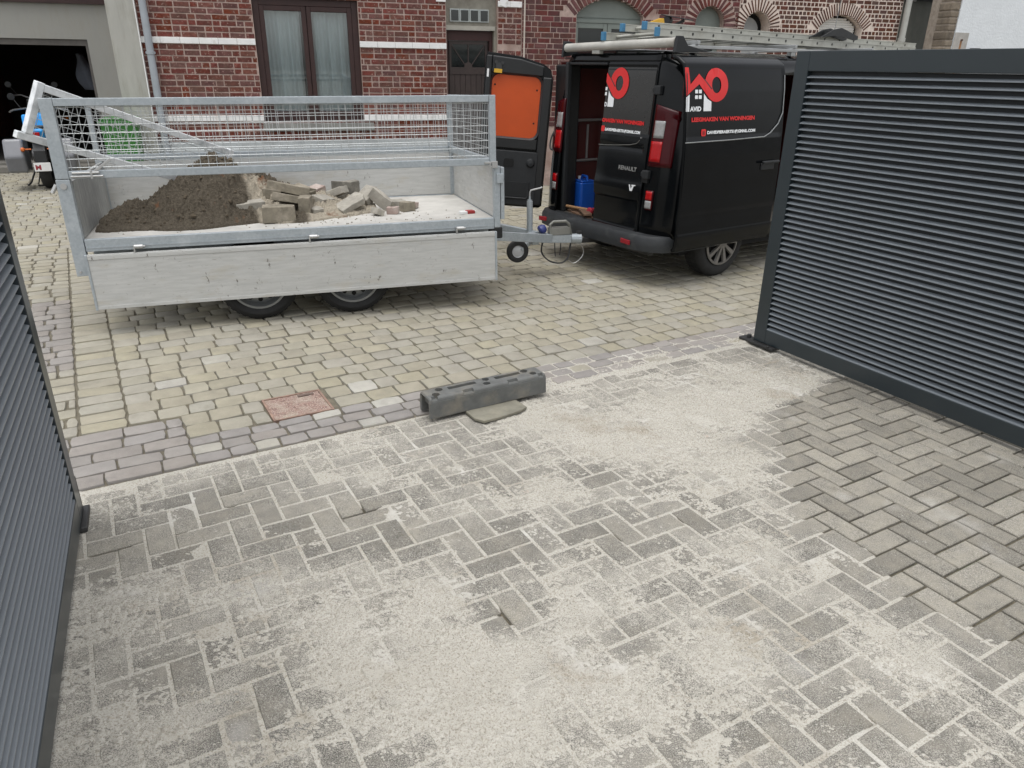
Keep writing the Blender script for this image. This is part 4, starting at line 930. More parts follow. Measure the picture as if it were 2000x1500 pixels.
def loop(pts, n=26):
    out = []
    for i in range(n + 1):
        t = i / n * (len(pts) - 1); k = min(int(t), len(pts) - 2); f = t - k; P = [Vector(pts[max(k - 1, 0)]), Vector(pts[k]), Vector(pts[k + 1]), Vector(pts[min(k + 2, len(pts) - 1)])]
        out.append(.5 * ((2 * P[1]) + (P[2] - P[0]) * f + (2 * P[0] - 5 * P[1] + 4 * P[2] - P[3]) * f * f + (3 * P[1] - P[0] - 3 * P[2] + P[3]) * f ** 3))
    return out
MB().tube(loop([(2.08, .74, .32), (2.07, .74, .22), (2.14, .74, .14), (2.25, .74, .11), (2.33, .76, .15), (2.36, .78, .26), (2.38, .80, .33)]), .0075, 6).build('breakaway_cable', BLACKPL, TR, smooth=True)
MB().tube(loop([(2.20, .76, .30), (2.205, .76, .2), (2.21, .76, .17)], 8), .005, 5).tube(loop([(2.26, .76, .30), (2.255, .76, .22), (2.25, .76, .18)], 8), .005, 5).build('spring_rods', HINGE, TR)
MB().tube(loop([(2.40, .80, .30), (2.47, .80, .26), (2.50, .80, .18), (2.46, .79, .12), (2.40, .79, .09), (2.35, .79, .12)]), .0035, 5).build('safety_wire', MATS['bright_zinc'], TR)
MB().lathe([(.0, .0), (.035, .004), (.045, .02), (.04, .05), (.025, .07), (0, .075)], (2.06, .79, .40), (.7, 0, .4), 14).build('blue_plug', mat('blue_plastic_plug', (.03, .04, .16), .4), TR, smooth=True)
LAMP = MB().box(1.46, 1.49, .46, .54, .40, .46).build('front_marker', BLACKPL, TR, bevel=.005)

# ---------------------------------------------------------------- load on the trailer
nxs, nys = 300, 220; hx = np.linspace(-1.395, .62, nxs); hy = np.linspace(.06, 1.475, nys); HX, HY = np.meshgrid(hx, hy)
def cone(cx, cy, h, r, e=1.0): 
    d = np.sqrt(((HX - cx) * e) ** 2 + (HY - cy) ** 2); return h * np.clip(1 - d / r, 0, 1) ** .85
wob = fbm(HX * 5, HY * 5, 61) - .5; Hh = np.maximum.reduce([cone(-.60, .90, .47, .62), cone(-.98, .70, .17, .46), cone(-1.22, .60, .10, .36), cone(-.30, .92, .33, .52), cone(-.78, .62, .24, .44), cone(-.05, .70, .10, .45), cone(.18, .80, .15, .38), cone(.40, .85, .09, .34), cone(.30, .62, .05, .25), cone(-1.12, .80, .13, .42)])
Hh = Hh + (.10 * wob + .10 * (fbm(HX * 13, HY * 13, 71) - .5) + .075 * (fbm(HX * 42, HY * 42, 75, 2) - .5) + .012 * (RNG.random(HX.shape) - .5)) * np.clip(Hh * 9, 0, 1)
dent = .085 * np.exp(-(((HX + .74) / .07) ** 2 + ((HY - .66) / .10) ** 2)); Hh = Hh - dent
Hh = np.where(Hh > .012, Hh, -.03); bx = np.minimum.reduce([(HX + 1.395) / .02, (1.49 - HY) / .02, np.ones_like(HX)]); 
dry = np.exp(-(((HX + .33 - .25 * (.95 - HY)) / .13) ** 2)) * np.clip((1.02 - HY) / .3, 0, 1) + 1.0 * np.clip((HX - .0) / .12, 0, 1) * .9
heap = np_grid_object('sand_heap', HX, HY, BZ + Hh, mat_heap(), None, {'dry': np.clip(dry, 0, 1)}); heap.matrix_world = TM; tag(heap, 'heap of damp brown sand on the trailer bed', 'sand heap')
cl = MB()
for k in range(420):
    i, j = random.randrange(10, nys - 10), random.randrange(8, nxs - 60)
    if Hh[i, j] < .03 or dry[i, j] > .45: continue
    r = random.uniform(.006, .016) * (2.0 if random.random() < .12 else 1); c = Vector((HX[i, j], HY[i, j], BZ + Hh[i, j] + r * .15)); n0 = 7
    ring = [[Vector((math.cos(2 * math.pi * q / n0 + h) * w, math.sin(2 * math.pi * q / n0 + h) * w, z)) * r * random.uniform(.72, 1.1) + c for q in range(n0)] for h, w, z in ((0, .8, -.5), (.3, 1.0, .1), (.1, .62, .62))]
    cl.add(ring[0] + ring[1] + ring[2] + [c + Vector((0, 0, r * .85))], [(a * n0 + q, a * n0 + (q + 1) % n0, (a + 1) * n0 + (q + 1) % n0, (a + 1) * n0 + q) for a in range(2) for q in range(n0)] + [(2 * n0 + q, 2 * n0 + (q + 1) % n0, 3 * n0) for q in range(n0)])
clo = cl.build('clods', mat('damp_clod', (.105, .086, .062), 1.0, var=.4, scale=40, bump=.8, bscale=110, spec=.1), None, smooth=True); clo.matrix_world = TM; tag(clo, 'damp clods of earth lying on the trailer sand heap', 'clods', kind='stuff')
RUB1 = mat('broken_paver_grey', (.30, .28, .24), .95, var=.2, scale=14, bump=.5, bscale=60, stain=(.40, .375, .32), stain_scale=7, stain_lo=.5, stain_hi=.7)
RUB2 = mat('broken_paver_brown', (.215, .19, .145), .95, var=.25, scale=14, bump=.6, bscale=50, stain=(.34, .30, .24), stain_scale=8, stain_lo=.5, stain_hi=.7)
RUB3 = mat('broken_paver_pink', (.36, .275, .24), .95, var=.2, scale=14, bump=.5, bscale=60, stain=(.44, .40, .36), stain_scale=7, stain_lo=.45, stain_hi=.65)
def rubble(c, size, rot, m, label, seed):
    rr = random.Random(seed); a, b, d = size; J = lambda k: rr.uniform(-k, k)
    base = [(-a / 2 + J(a * .06), -b / 2 + J(b * .06)), (J(a * .1), -b / 2 + J(b * .07)), (a / 2 + J(a * .1), -b / 2 + J(b * .1)), (a / 2 + J(a * .1), J(b * .15)), (a / 2 + J(a * .1), b / 2 + J(b * .1)), (J(a * .1), b / 2 + J(b * .07)), (-a / 2 + J(a * .05), b / 2 + J(b * .05))]
    n = len(base); vs = [(x, y, -d / 2 + J(d * .04)) for x, y in base] + [(x * .985 + J(.003), y * .985 + J(.003), d / 2 + J(d * .05)) for x, y in base]
    o = MB().add(vs, [tuple(range(n - 1, -1, -1)), tuple(range(n, 2 * n))] + [(i, (i + 1) % n, (i + 1) % n + n, i + n) for i in range(n)]).build('broken_paver', m, None, bevel=.005)
    o.matrix_world = TM @ Matrix.Translation(c) @ Euler([R(q) for q in rot]).to_matrix().to_4x4(); tag(o, label, 'paver piece', 'broken pavers dumped on the trailer'); return o
rubble((-.145, .36, BZ + .066), (.23, .13, .12), (0, 0, 4), RUB2, 'upright brown paver block at the front of the rubble', 1)
rubble((-.36, .50, BZ + .10), (.21, .10, .09), (6, -4, 14), RUB1, 'pale notched paver lying against the foot of the sand heap', 2)
rubble((-.21, .70, BZ + .125), (.12, .12, .16), (0, 12, 20), RUB2, 'short upright paver behind the notched pale one', 3)
rubble((-.03, .62, BZ + .13), (.27, .20, .06), (-10, 10, -12), RUB2, 'brown paver slab second from top of the leaning stack', 4)
rubble((-.05, .74, BZ + .20), (.32, .20, .07), (-8, 12, -14), RUB2, 'topmost brown paver of the leaning stack', 5)
rubble((.055, .52, BZ + .085), (.10, .16, .15), (0, 0, -8), RUB2, 'brown paver on edge right of the upright front block', 6)
rubble((.13, .98, BZ + .14), (.20, .11, .07), (10, -14, 24), RUB3, 'pinkish paver fragment high behind the leaning stack', 7)
rubble((.42, 1.12, BZ + .10), (.17, .17, .20), (0, 0, 38), mat('dark_block', (.17, .16, .135), .95, var=.25, scale=12, bump=.5, stain=(.30, .28, .24), stain_scale=6), 'dark cubic stone block standing highest at the back of the load', 8)
rubble((.40, .62, BZ + .075), (.24, .14, .05), (14, -22, 26), RUB1, 'tilted pale slab lying in front of the dusty mound', 9)
rubble((.56, .80, BZ + .11), (.17, .12, .07), (10, -34, 40), RUB1, 'pale paver leaning right of the dusty mound', 10)
rubble((.66, .70, BZ + .09), (.20, .05, .10), (0, 38, -30), RUB1, 'thin pale paver strip tipped on its edge', 11)
rubble((.80, .78, BZ + .035), (.15, .12, .07), (4, 3, 20), RUB1, 'greyish flat paver corner at the right of the rubble', 12)
rubble((.86, .60, BZ + .038), (.11, .08, .075), (0, 0, 30), RUB2, 'small brown paver stub at the right end of the rubble', 13)
rubble((.60, .45, BZ + .03), (.06, .12, .05), (0, 20, 24), RUB1, 'small pale paver chip pointing at the near edge', 14)
rubble((.72, .50, BZ + .028), (.09, .07, .055), (0, 0, -18), RUB3, 'small pinkish paver chip near the bed edge', 15)
rubble((.13, .52, BZ + .04), (.09, .09, .07), (10, 0, 30), RUB1, 'small grey paver chip beside the brown paver on edge', 16)
rubble((.20, .72, BZ + .10), (.17, .13, .06), (16, 6, 50), RUB1, 'greyish paver plate half sunk in the dusty mound', 21)
rubble((.30, .88, BZ + .13), (.20, .10, .06), (-8, -20, -20), RUB1, 'pale paver strip on top of the dusty mound', 22)
rubble((-.02, .98, BZ + .17), (.22, .12, .05), (6, 10, 8), RUB3, 'flat pinkish slab piece farthest back behind the stack', 23)
rubble((.06, .80, BZ + .16), (.18, .10, .08), (4, 20, -30), RUB2, 'brown paver end poking out right of the leaning stack', 24)
rubble((-.34, .76, BZ + .12), (.10, .10, .10), (20, 8, 30), RUB2, 'small brown lump at the edge of the dry sand', 25)
rubble((.93, .72, BZ + .03), (.09, .06, .05), (0, 10, 50), RUB3, 'last pinkish paver chip at the far right of the rubble', 26)
rubble((.50, .95, BZ + .07), (.16, .12, .06), (0, -12, 66), RUB2, 'brown paver piece at the foot of the dark cubic block', 27)
mb = MB()
for k in range(130):
    u, v = random.uniform(-1.3, 1.2), random.uniform(.07, .6); u = u if k % 3 else random.uniform(.0, 1.0); r = random.uniform(.003, .011)
    q = [Vector((a, b, c)) * r * random.uniform(.6, 1) for a, b, c in ((1,0,0),(0,1,0),(-1,0,0),(0,-1,0),(0,0,1))]; mb.add([p + Vector((u, v, BZ + .001)) for p in q], [(0, 1, 4), (1, 2, 4), (2, 3, 4), (3, 0, 4)])
o = mb.build('crumbs', RUB2); o.matrix_world = TM; tag(o, 'crumbs of sand and mortar along the near edge of the trailer bed', 'crumbs', kind='stuff')
PK = thing('crumpled_packet', 'small red and white packet on the empty right end of the trailer bed', 'packet', matrix=TM @ Matrix.Translation((1.33, .33, BZ)) @ Matrix.Rotation(R(12), 4, 'Z'))
MB().box(-.045, .02, -.03, .03, 0, .024).build('red_body', mat('red_card', (.35, .03, .03), .5), PK, bevel=.003); MB().box(.0205, .03, -.0285, .0285, .001, .023).box(-.10, -.0455, -.029, .029, .001, .022).build('white_end', WHITE, PK, bevel=.003)
# ---------------------------------------------------------------- black van
VP = Vector((1.371, 6.104, 0)); VR = R(35); VM = Matrix.Translation(VP) @ Matrix.Rotation(VR, 4, 'Z')
VAN = thing('panel_van', 'black panel van with open rear door and red house logo beside the trailer', 'van', matrix=VM)
PAINT = mat('black_van_paint', (.0035, .0042, .005), .14, var=.25, scale=5, spec=.22, rvar=.10)
INNERP = mat('black_inner_paint', (.006, .0065, .007), .4, var=.2, scale=8)
TRIM = mat('dark_trim_plastic', (.013, .0145, .016), .6, var=.15, scale=14)
REDLINE = mat('dark_red_liner', (.085, .006, .004), .6, var=.2, scale=5)
ORANGE = mat('orange_panel', (.52, .065, .001), .5, var=.06, scale=5)
LRED = mat('red_lens', (.36, .004, .006), .14, var=.1, scale=30, spec=.4, bump=.2, bscale=200); LDARK = mat('dark_red_lens', (.045, .002, .004), .15, var=.1, scale=30, spec=.22); LCLR = mat('clear_lens', (.27, .27, .265), .12, var=.12, scale=60, coat=.6, bump=.3, bscale=160)
VRED = mat('red_vinyl', (.62, .012, .012), .4, var=.03); VWHT = mat('white_vinyl', (.78, .80, .81), .4, var=.03); CHR = mat('satin_chrome', (.55, .55, .55), .25, metal=.9, var=.05)
VBLK = mat('black_vinyl', (.012, .012, .012), .3, var=.05)
CY = .945
ZS = [.33, .45, .65, .90, 1.10, 1.25, 1.45, 1.60, 1.72, 1.80, 1.845, 1.872, 1.886]; HW = [.86, .88, .885, .885, .878, .868, .848, .832, .812, .785, .735, .66, .55]
hw = lambda z: float(np.interp(z, ZS, HW)); xr = lambda z: float(np.interp(z, [.30, .43, .9, 1.3, 1.75, 1.86, 1.9], [-.095, -.09, -.062, -.022, .012, .035, .07]))
def RSx(lat, z):
    t = (abs(lat - CY) - .56) / max(hw(z) - .56, .05); return xr(z) + (.125 * max(t, 0) ** 2.6 if t > 0 else 0)
prof = [(CY - b, a) for a, b in zip(ZS, HW)] + [(CY - .3, 1.895), (CY, 1.898), (CY + .3, 1.895)] + [(CY + b, a) for a, b in zip(ZS[::-1], HW[::-1])]
SS = [0, .06, .14, .3, .7, 1.1, 1.25, 1.6, 2.0, 2.35, 2.6, 3.0, 3.3, 3.55, 3.85, 4.15, 4.5, 4.75, 4.88]
def zcap(s): return float(np.interp(s, [3.0, 3.3, 4.0, 4.2, 4.6, 4.88], [1.9, 1.86, 1.22, 1.12, 1.0, .62]))
def bodypt(i, k):
    lat, z = prof[k]; s = SS[i]
    if i == 0: return (RSx(lat, z) + (.02 if z > 1.86 else 0), lat, z)
    if s < .31: b = RSx(lat, z); s = b + (s / .3) * (.3 - b)
    zc = zcap(s); z2 = min(z, zc); lat2 = CY + (lat - CY) * (1 if s < 4.3 else float(np.interp(s, [4.3, 4.88], [1, .78])))
    if z > zc: lat2 = CY + (lat2 - CY) * (.995)
    return (s, lat2, z2)
nk = len(prof); vs = [bodypt(i, k) for i in range(len(SS)) for k in range(nk)]; fs = []
for i in range(len(SS) - 1):
    for k in range(nk - 1):
        z = (prof[k][1] + prof[k + 1][1]) / 2; sm2 = (SS[i] + SS[i + 1]) / 2
        if k < 9 and 1.25 <= SS[i] and SS[i + 1] <= 2.35 and .45 < z < 1.75: continue
        fs.append((i * nk + k, (i + 1) * nk + k, (i + 1) * nk + k + 1, i * nk + k + 1))
fs.append(tuple((len(SS) - 1) * nk + k for k in range(nk)))
body = MB().add(vs, fs).build('body', PAINT, VAN, smooth=True)
sd = body.modifiers.new('s', 'SOLIDIFY'); sd.thickness = .012; sd.offset = -1
# rear corner panels and header (curved surface RSx)
def rear_patch(name, l0, l1, z0, z1, off, m, parent=VAN, nu=10, nv=14, thick=.01, shape=None):
    def f(u, v):
        z = z0 + (z1 - z0) * v; a = l0(z) if callable(l0) else l0; b = l1(z) if callable(l1) else l1; lat = a + (b - a) * u
        if shape: lat, z = shape(lat, z, u, v)
        return (RSx(lat, z) - off, lat, z)
    o = MB().grid(f, nu, nv).build(name, m, parent, smooth=True); s = o.modifiers.new('s', 'SOLIDIFY'); s.thickness = thick; s.offset = 0; return o
lo = lambda z: CY - hw(z) + .004; hi_ = lambda z: CY + hw(z) - .004
rear_patch('rear_corner', .40, lo, .43, 1.86, 0, PAINT); rear_patch('rear_corner', 1.555, hi_, .43, 1.86, 0, PAINT)
rear_patch('rear_header', .40, 1.555, 1.80, 1.886, .002, PAINT, nu=20, nv=4)
MB().box(-.02, .03, 1.535, 1.575, .44, 1.80).box(.0, .05, 1.02, 1.56, 1.775, 1.80).box(-.10, -.04, 1.0, 1.575, .425, .455).build('door_seal', TRIM, VAN, bevel=.01)
# interior
MB().box(-.06, 3.3, .14, 1.75, .40, .44).build('load_floor', mat('dirty_load_floor', (.09, .08, .065), .8, var=.35, scale=10, stain=(.16, .14, .11), stain_scale=5), VAN)
MB().box(.06, 3.3, 1.735, 1.745, .44, 1.8).build('inner_lining', REDLINE, VAN); MB().box(.06, 1.22, .16, .17, .44, 1.8).build('inner_lining', REDLINE, VAN); MB().box(3.28, 3.30, .17, 1.735, .44, 1.85).build('bulkhead', REDLINE, VAN); MB().box(.06, 3.28, .2, 1.7, 1.83, 1.84).build('inner_lining', INNERP, VAN)
MB().box(.0, .16, 1.56, 1.745, .44, 1.78).build('inner_pillar', INNERP, VAN, bevel=.015)
rk = MB()
for z in (.90, 1.28): rk.cyl((.24, 1.68, z), (.75, 1.68, z), .014, 8)
for s in (.36, .60): rk.cyl((s, 1.66, .92), (s, 1.66, 1.24), .012, 8)
rk.build('rack_rail', mat('grey_tube', (.30, .28, .27), .5, metal=.4), VAN, smooth=True)
MB().box(.3, 4.6, .25, 1.64, .22, .335).box(.1, .3, .5, 1.4, .26, .33).build('underbody', DARK, VAN)
# right rear door with recess, window panel
DL0, DL1 = .392, 1.012
def dshape(u, v):
    lat = DL0 + (DL1 - DL0) * u; z = .435 + (1.815 - .435) * v; x = RSx(lat, z) - .014
    def bump(a, b, c, d, e): return min(1, max(0, min(lat - a, b - lat, (z - c), d - z) / e + .5)) if min(lat - a, b - lat, z - c, d - z) > -e / 2 else 0
    x += .022 * bump(.43, 1.05, .455, .70, .02) + .006 * bump(.405, 1.03, 1.235, 1.775, .012); x += .010 * math.exp(-((z - 1.13) / .02) ** 2) * (1 if lat > .45 else 0) - .012 * math.exp(-((z - .80) / .06) ** 2)
    e = min(lat - DL0, DL1 - lat, z - .435, 1.815 - z); x += .012 * max(0, 1 - e / .014) ** 2
    return (x, lat, z)
rd = MB().grid(dshape, 62, 120).build('rear_door', PAINT, VAN, smooth=True, label='closed right rear door with red logo'); s = rd.modifiers.new('s', 'SOLIDIFY'); s.thickness = .03; s.offset = 1
def rfn(K, off=.0): return lambda a, b, h: (RSx(K - a, b) - .0178 - off - h + .0050 * (1 if b > 1.235 else 0), K - a, b)
o = MB().grid(lambda u, v: (lambda lat, z: (RSx(lat, z) - .0088, lat, z))(.418 + .585 * u, 1.248 + .514 * v), 12, 12).build('window_cover', mat('dark_window_film', (.018, .017, .016), .28, var=.12, scale=4), rd, smooth=True)
MB().tube([(RSx(l, z) - .016, l, z) for l, z in ((1.008, 1.125), (.9, 1.128), (.75, 1.14), (.6, 1.155), (.53, 1.17), (.495, 1.20))], .0035, 6).build('swage_strip', mat('dull_strip', (.12, .12, .11), .4), rd)
MB().box(-.012, .012, 0, .012, 0, .012).build('strip_end', CHR, rd).location = (RSx(.47, 1.22) - .018, .468, 1.215)
# tail lamps, fog lamps
def lamp(side):
    L = (lambda l: l) if side > 0 else (lambda l: 2 * CY - l)
    t = rear_patch('tail_light', L(.145), L(.352), 1.005, 1.49, .016, LDARK, thick=.02, shape=lambda lat, z, u, v: (lat, z + (-.05 * (1 - u if side > 0 else 1 - u) * v if v > .8 else 0)))
    rear_patch('reversing_lens', L(.238), L(.335), 1.232, 1.365, .0275, LCLR, t, 5, 6, .008); rear_patch('brake_lens', L(.238), L(.345), 1.045, 1.205, .0275, LRED, t, 5, 6, .008)
    f = rear_patch('fog_light', L(.262), L(.333), .652, .812, .012, LDARK, thick=.02, nu=4, nv=6); rear_patch('fog_lens', L(.266), L(.329), .735, .806, .024, LRED, f, 4, 4, .006); rear_patch('reflector_lens', L(.266), L(.329), .665, .728, .024, LCLR, f, 4, 4, .006)
lamp(1); lamp(-1)
for z in (1.56, .90):
    h = MB().box(-.055, .03, .325, .395, z, z + .07).box(-.045, .0, .385, .42, z + .015, z + .055).build('door_hinge', TRIM, VAN, bevel=.008); h.location = (xr(z) + .02, 0, 0)
MB().box(-.015, .03, .33, .40, .87, .90).build('hinge_cap', INNERP, VAN).location = (xr(.9) - .01, 0, 0)
# bumper sweep
path = [(.55, .06), (.3, .055), (.08, .06), (-.06, .10), (-.145, .19), (-.185, .34), (-.20, .55), (-.205, CY)]; path = path + [(x, 2 * CY - l) for x, l in path[-2::-1]]
prf = [(0, .315), (.004, .36), (0, .425), (-.016, .448), (-.13, .452), (-.13, .315)]; vs = []
for i, (x, l) in enumerate(path):
    a = path[max(i - 1, 0)]; b = path[min(i + 1, len(path) - 1)]; d = Vector((b[0] - a[0], b[1] - a[1])).normalized(); n = Vector((-d.y, d.x))
    vs += [(x + n.x * o_, l + n.y * o_, z) for o_, z in prf]
m = len(prf); fs = [(i * m + k, (i + 1) * m + k, (i + 1) * m + (k + 1) % m, i * m + (k + 1) % m) for i in range(len(path) - 1) for k in range(m)] + [tuple(range(m)), tuple(range(len(vs) - 1, len(vs) - 1 - m, -1))]
bp = MB().add(vs, fs).build('rear_bumper', mat('scuffed_bumper_plastic', (.022, .0245, .027), .6, var=.2, scale=9, stain=(.06, .062, .062), stain_scale=5, stain_lo=.55, stain_hi=.75), VAN, smooth=True, fixn=True)
for l in (.42, 1.62): MB().box(-.012, .004, -.062, .062, -.02, .02).build('reflector', mat('bumper_reflector', (.28, .012, .02), .2), bp, bevel=.004).matrix_local = Matrix.Translation((-.199 if l < 1 else -.178, l, .375)) @ Matrix.Rotation(R(-7 if l < 1 else 14), 4, 'Z')
MB().cyl((-.30, .93, .30), (-.30, .93, .36), .018, 10).cyl((-.30, .93, .36), (-.30, .93, .385), .025, 12).bar((-.30, .93, .30), (.1, .93, .27), .05, .04).box(-.02, .03, .3, 1.6, .25, .31).build('tow_bar', HINGE, VAN)
# sliding door pushed back along the side
dl = lambda z: CY - hw(z) - .085; S0, S1 = -.055, 1.185
def sdf(u, v):
    s = S0 + (S1 - S0) * u; z = .338 + (1.862 - .338) * v; y = dl(z)
    ed = min(s - S0, S1 - s, z - .338, 1.862 - z)
    fr = min(s - (S0 + .02), (S1 - .035) - s, z - 1.235, 1.775 - z); y += .006 * min(1, max(0, fr / .012))
    y += -.005 * min(1, max(0, (.485 - z) / .012 + .5)) + .006 * math.exp(-((z - .62) / .05) ** 2) + .02 * max(0, 1 - ed / .016) ** 2
    if z > 1.79: y += (z - 1.79) * .35
    return (s, y, z)
sdr = MB().grid(sdf, 74, 130, flip=False).build('sliding_door', PAINT, VAN, smooth=True, label='side sliding door pushed back and standing proud, with red logo'); s = sdr.modifiers.new('s', 'SOLIDIFY'); s.thickness = .035; s.offset = -1
sfn = lambda off: (lambda a, b, h: (a, dl(b) - .0042 - off - h + (.006 if 1.247 < b < 1.763 else 0), b))
MB().tube([(S0 + .01, dl(1.222) - .003, 1.218), (.5, dl(1.222) - .003, 1.222), (.92, dl(1.23) - .003, 1.232), (1.0, dl(1.26) - .003, 1.262), (1.10, dl(1.35) - .004, 1.335), (1.148, dl(1.42) - .004, 1.42), (1.153, dl(1.6) - .004, 1.6), (1.153, dl(1.72) - .004, 1.72)], .005, 6).build('swage_strip', mat('bright_strip', (.30, .31, .31), .3, metal=.6), sdr)
MB().box(.90, 1.12, dl(1.0) - .045, dl(1.0) - .018, 1.012, 1.034).box(.915, 1.09, dl(.99) - .012, dl(.99) + .004, .955, 1.012).build('door_handle', TRIM, sdr, bevel=.008)
# logo and lettering
zx = lambda x: -.058 + (x - 675) * .000945; zz = lambda y: 1.768 - (y - 825) * .0006
def clip(poly, xmax):
    out = []
    for i in range(len(poly)):
        a, b = poly[i], poly[(i + 1) % len(poly)]
        ia, ib = a[0] >= xmax, b[0] >= xmax
        if ia: out.append(a)
        if ia != ib: t = (xmax - a[0]) / (b[0] - a[0]); out.append((xmax, a[1] + t * (b[1] - a[1])))
    return out
def dense(poly, st=.05):
    return poly
def logo(fn, parent, xmin=-9):
    """red W-O ribbon over a white house; drawn in logo units, clipped on the left at xmin"""
    P = lambda pts: clip([(zx(x), zz(y)) for x, y in pts], xmin)
    red, wht, blk = MB(), MB(), MB()
    def put(mb, pts, h): 
        q = P(pts)
        if len(q) >= 3: mb.prism(q, fn, 0, h)
    for q in ([(675, 828), (718, 828), (735, 1030), (735, 1120), (690, 1168)], [(735, 1030), (840, 900), (840, 1025), (735, 1120)], [(840, 900), (925, 1003), (925, 1150), (840, 1025)], [(925, 1003), (990, 1083), (990, 1215), (925, 1150)]): put(red, q, .0006)
    cx, cy = 1052, 1036; n = 40
    for i in range(n):
        a, b = 2 * math.pi * i / n, 2 * math.pi * (i + 1) / n
        ro, ri = lambda t: (cx + 145 * math.cos(t), cy + 208 * math.sin(t)), lambda t: (cx + 58 * math.cos(t), cy + 100 * math.sin(t))
        put(red, [ri(a), ro(a), ro(b), ri(b)], .0007)
    put(blk, [(897, 968), (905, 962), (995, 1078), (987, 1090)], .0011)
    put(wht, [(686, 1185), (725, 1150), (725, 1356), (686, 1356)], .0006); put(wht, [(897, 1140), (940, 1205), (992, 1240), (992, 1356), (897, 1356)], .0005)
    for x in (790, 835):
        for y in (1092, 1160): put(wht, [(x, y), (x + 34, y), (x + 34, y + 44), (x, y + 44)], .0006)
    for nm, mb, mm in (('logo_ribbon', red, VRED), ('logo_house', wht, VWHT), ('logo_gap', blk, VBLK)):
        if mb.v: mb.build(nm, mm, parent, fixn=True)
logo(sfn(0), sdr)
def put_text(txt, x, z, size, width, f, m, parent, bold=.004, name='lettering'):
    cu = bpy.data.curves.new('w', 'FONT'); cu.body = txt; cu.size = size; cu.offset = bold * size / .05; t_ = bpy.data.objects.new('w', cu); COL.objects.link(t_); bpy.context.view_layer.update(); w = t_.dimensions.x; bpy.data.objects.remove(t_); bpy.data.curves.remove(cu)
    return text_obj(txt, name, parent, size, lambda a, b, h: f(x + a, z + b, max(h, 0) + .0002), m, width / max(w, 1e-4), .0004, bold * size / .05)
put_text('AVID', zx(737), zz(1352), .046, .128, sfn(0), VWHT, sdr, .0022)
put_text('LEEGMAKEN VAN WONINGEN', .018, 1.374, .041, .765, sfn(0), VRED, sdr, .0026)
put_text('DAVIDPIERAERTS1@GMAIL.COM', .205, 1.277, .031, .595, sfn(0), VWHT, sdr, .0026)
MB().prism(rrect(.135, .190, 1.262, 1.315, .012), sfn(0), 0, .0008).build('phone_mark', VRED, sdr, fixn=True); MB().prism(rrect(.149, .176, 1.272, 1.300, .006), sfn(.0009), 0, .0006).build('phone_mark', mat('deep_red_vinyl', (.2, .004, .004), .4), sdr, fixn=True)
# rear door carries the right-hand half of the same artwork
KR = 1.010; sh = .358
rf = rfn(KR); rear_fn = lambda a, b, h: rf(a - sh + .245 - .0, b, h)
def rlogo(a, b, h): return rf(a * .842 - .078, b - .006, h)
logo(rlogo, rd, .096)
put_text('D', .012, zz(1352) - .006, .046, .030, rf, VWHT, rd, .0022)
put_text('GMAKEN VAN WONINGEN', .004, 1.318, .041, .525, rf, VRED, rd, .0026)
MB().prism(rrect(.006, .05, 1.238, 1.286, .010), rf, 0, .0008).build('phone_mark', VRED, rd, fixn=True)
put_text('DAVIDPIERAERTS1@GMAIL.COM', .055, 1.247, .031, .445, rf, VWHT, rd, .0026)
put_text('RENAULT', .300, .945, .048, .225, rf, mat('dull_chrome_letters', (.30, .30, .29), .35, metal=.4), rd, .0012, 'maker_lettering')
VT = MB()
for q in ([(0, .05), (.012, .05), (.026, .012), (.026, 0), (.018, 0)], [(.026, 0), (.034, 0), (.052, .04), (.041, .04), (.026, .012)], [(.036, .04), (.078, .046), (.080, .054), (.034, .052)], [(.052, .04), (.060, .044), (.044, 0), (.036, 0)]): VT.prism([(a + .475, b + .785) for a, b in q], rfn(KR, .013), 0, .004)
VT.build('badge', VWHT, rd, fixn=True)
# open left rear door
TL = R(5.0); PH = R(121); ax = Vector((math.sin(TL), 0, math.cos(TL))); w0 = Vector((0, -1, 0)); e0 = Vector((-math.cos(TL), 0, math.sin(TL)))
wv = w0 * math.cos(PH) + e0 * math.sin(PH); ev = e0 * math.cos(PH) - w0 * math.sin(PH); hp = Vector((xr(.45) + .005, 1.805, .44))
LD = bpy.data.objects.new('open_rear_door', None); COL.objects.link(LD); LD.parent = VAN; LD['label'] = 'left rear door swung wide open showing an orange inner panel'
LD.matrix_local = Matrix(((wv.x, ev.x, ax.x, hp.x), (wv.y, ev.y, ax.y, hp.y), (wv.z, ev.z, ax.z, hp.z), (0, 0, 0, 1)))
DW = .66; dpoly = [(.0, .02), (.03, .0), (DW - .02, 0), (DW, .02), (DW, 1.36), (DW - .02, 1.40), (DW * .5, 1.385), (.10, 1.335), (.03, 1.29), (0, 1.2)]
dfn = lambda a, b, h: (a, h, b)
MB().prism(dpoly, dfn, -.012, .02).build('outer_skin', PAINT, LD, fixn=True, bevel=.006)
win = rrect(.115, .585, .66, 1.215, .075, 6)
outer = [(.02, .03), (DW - .02, .03), (DW - .02, 1.375), (.10, 1.315), (.02, 1.24)]
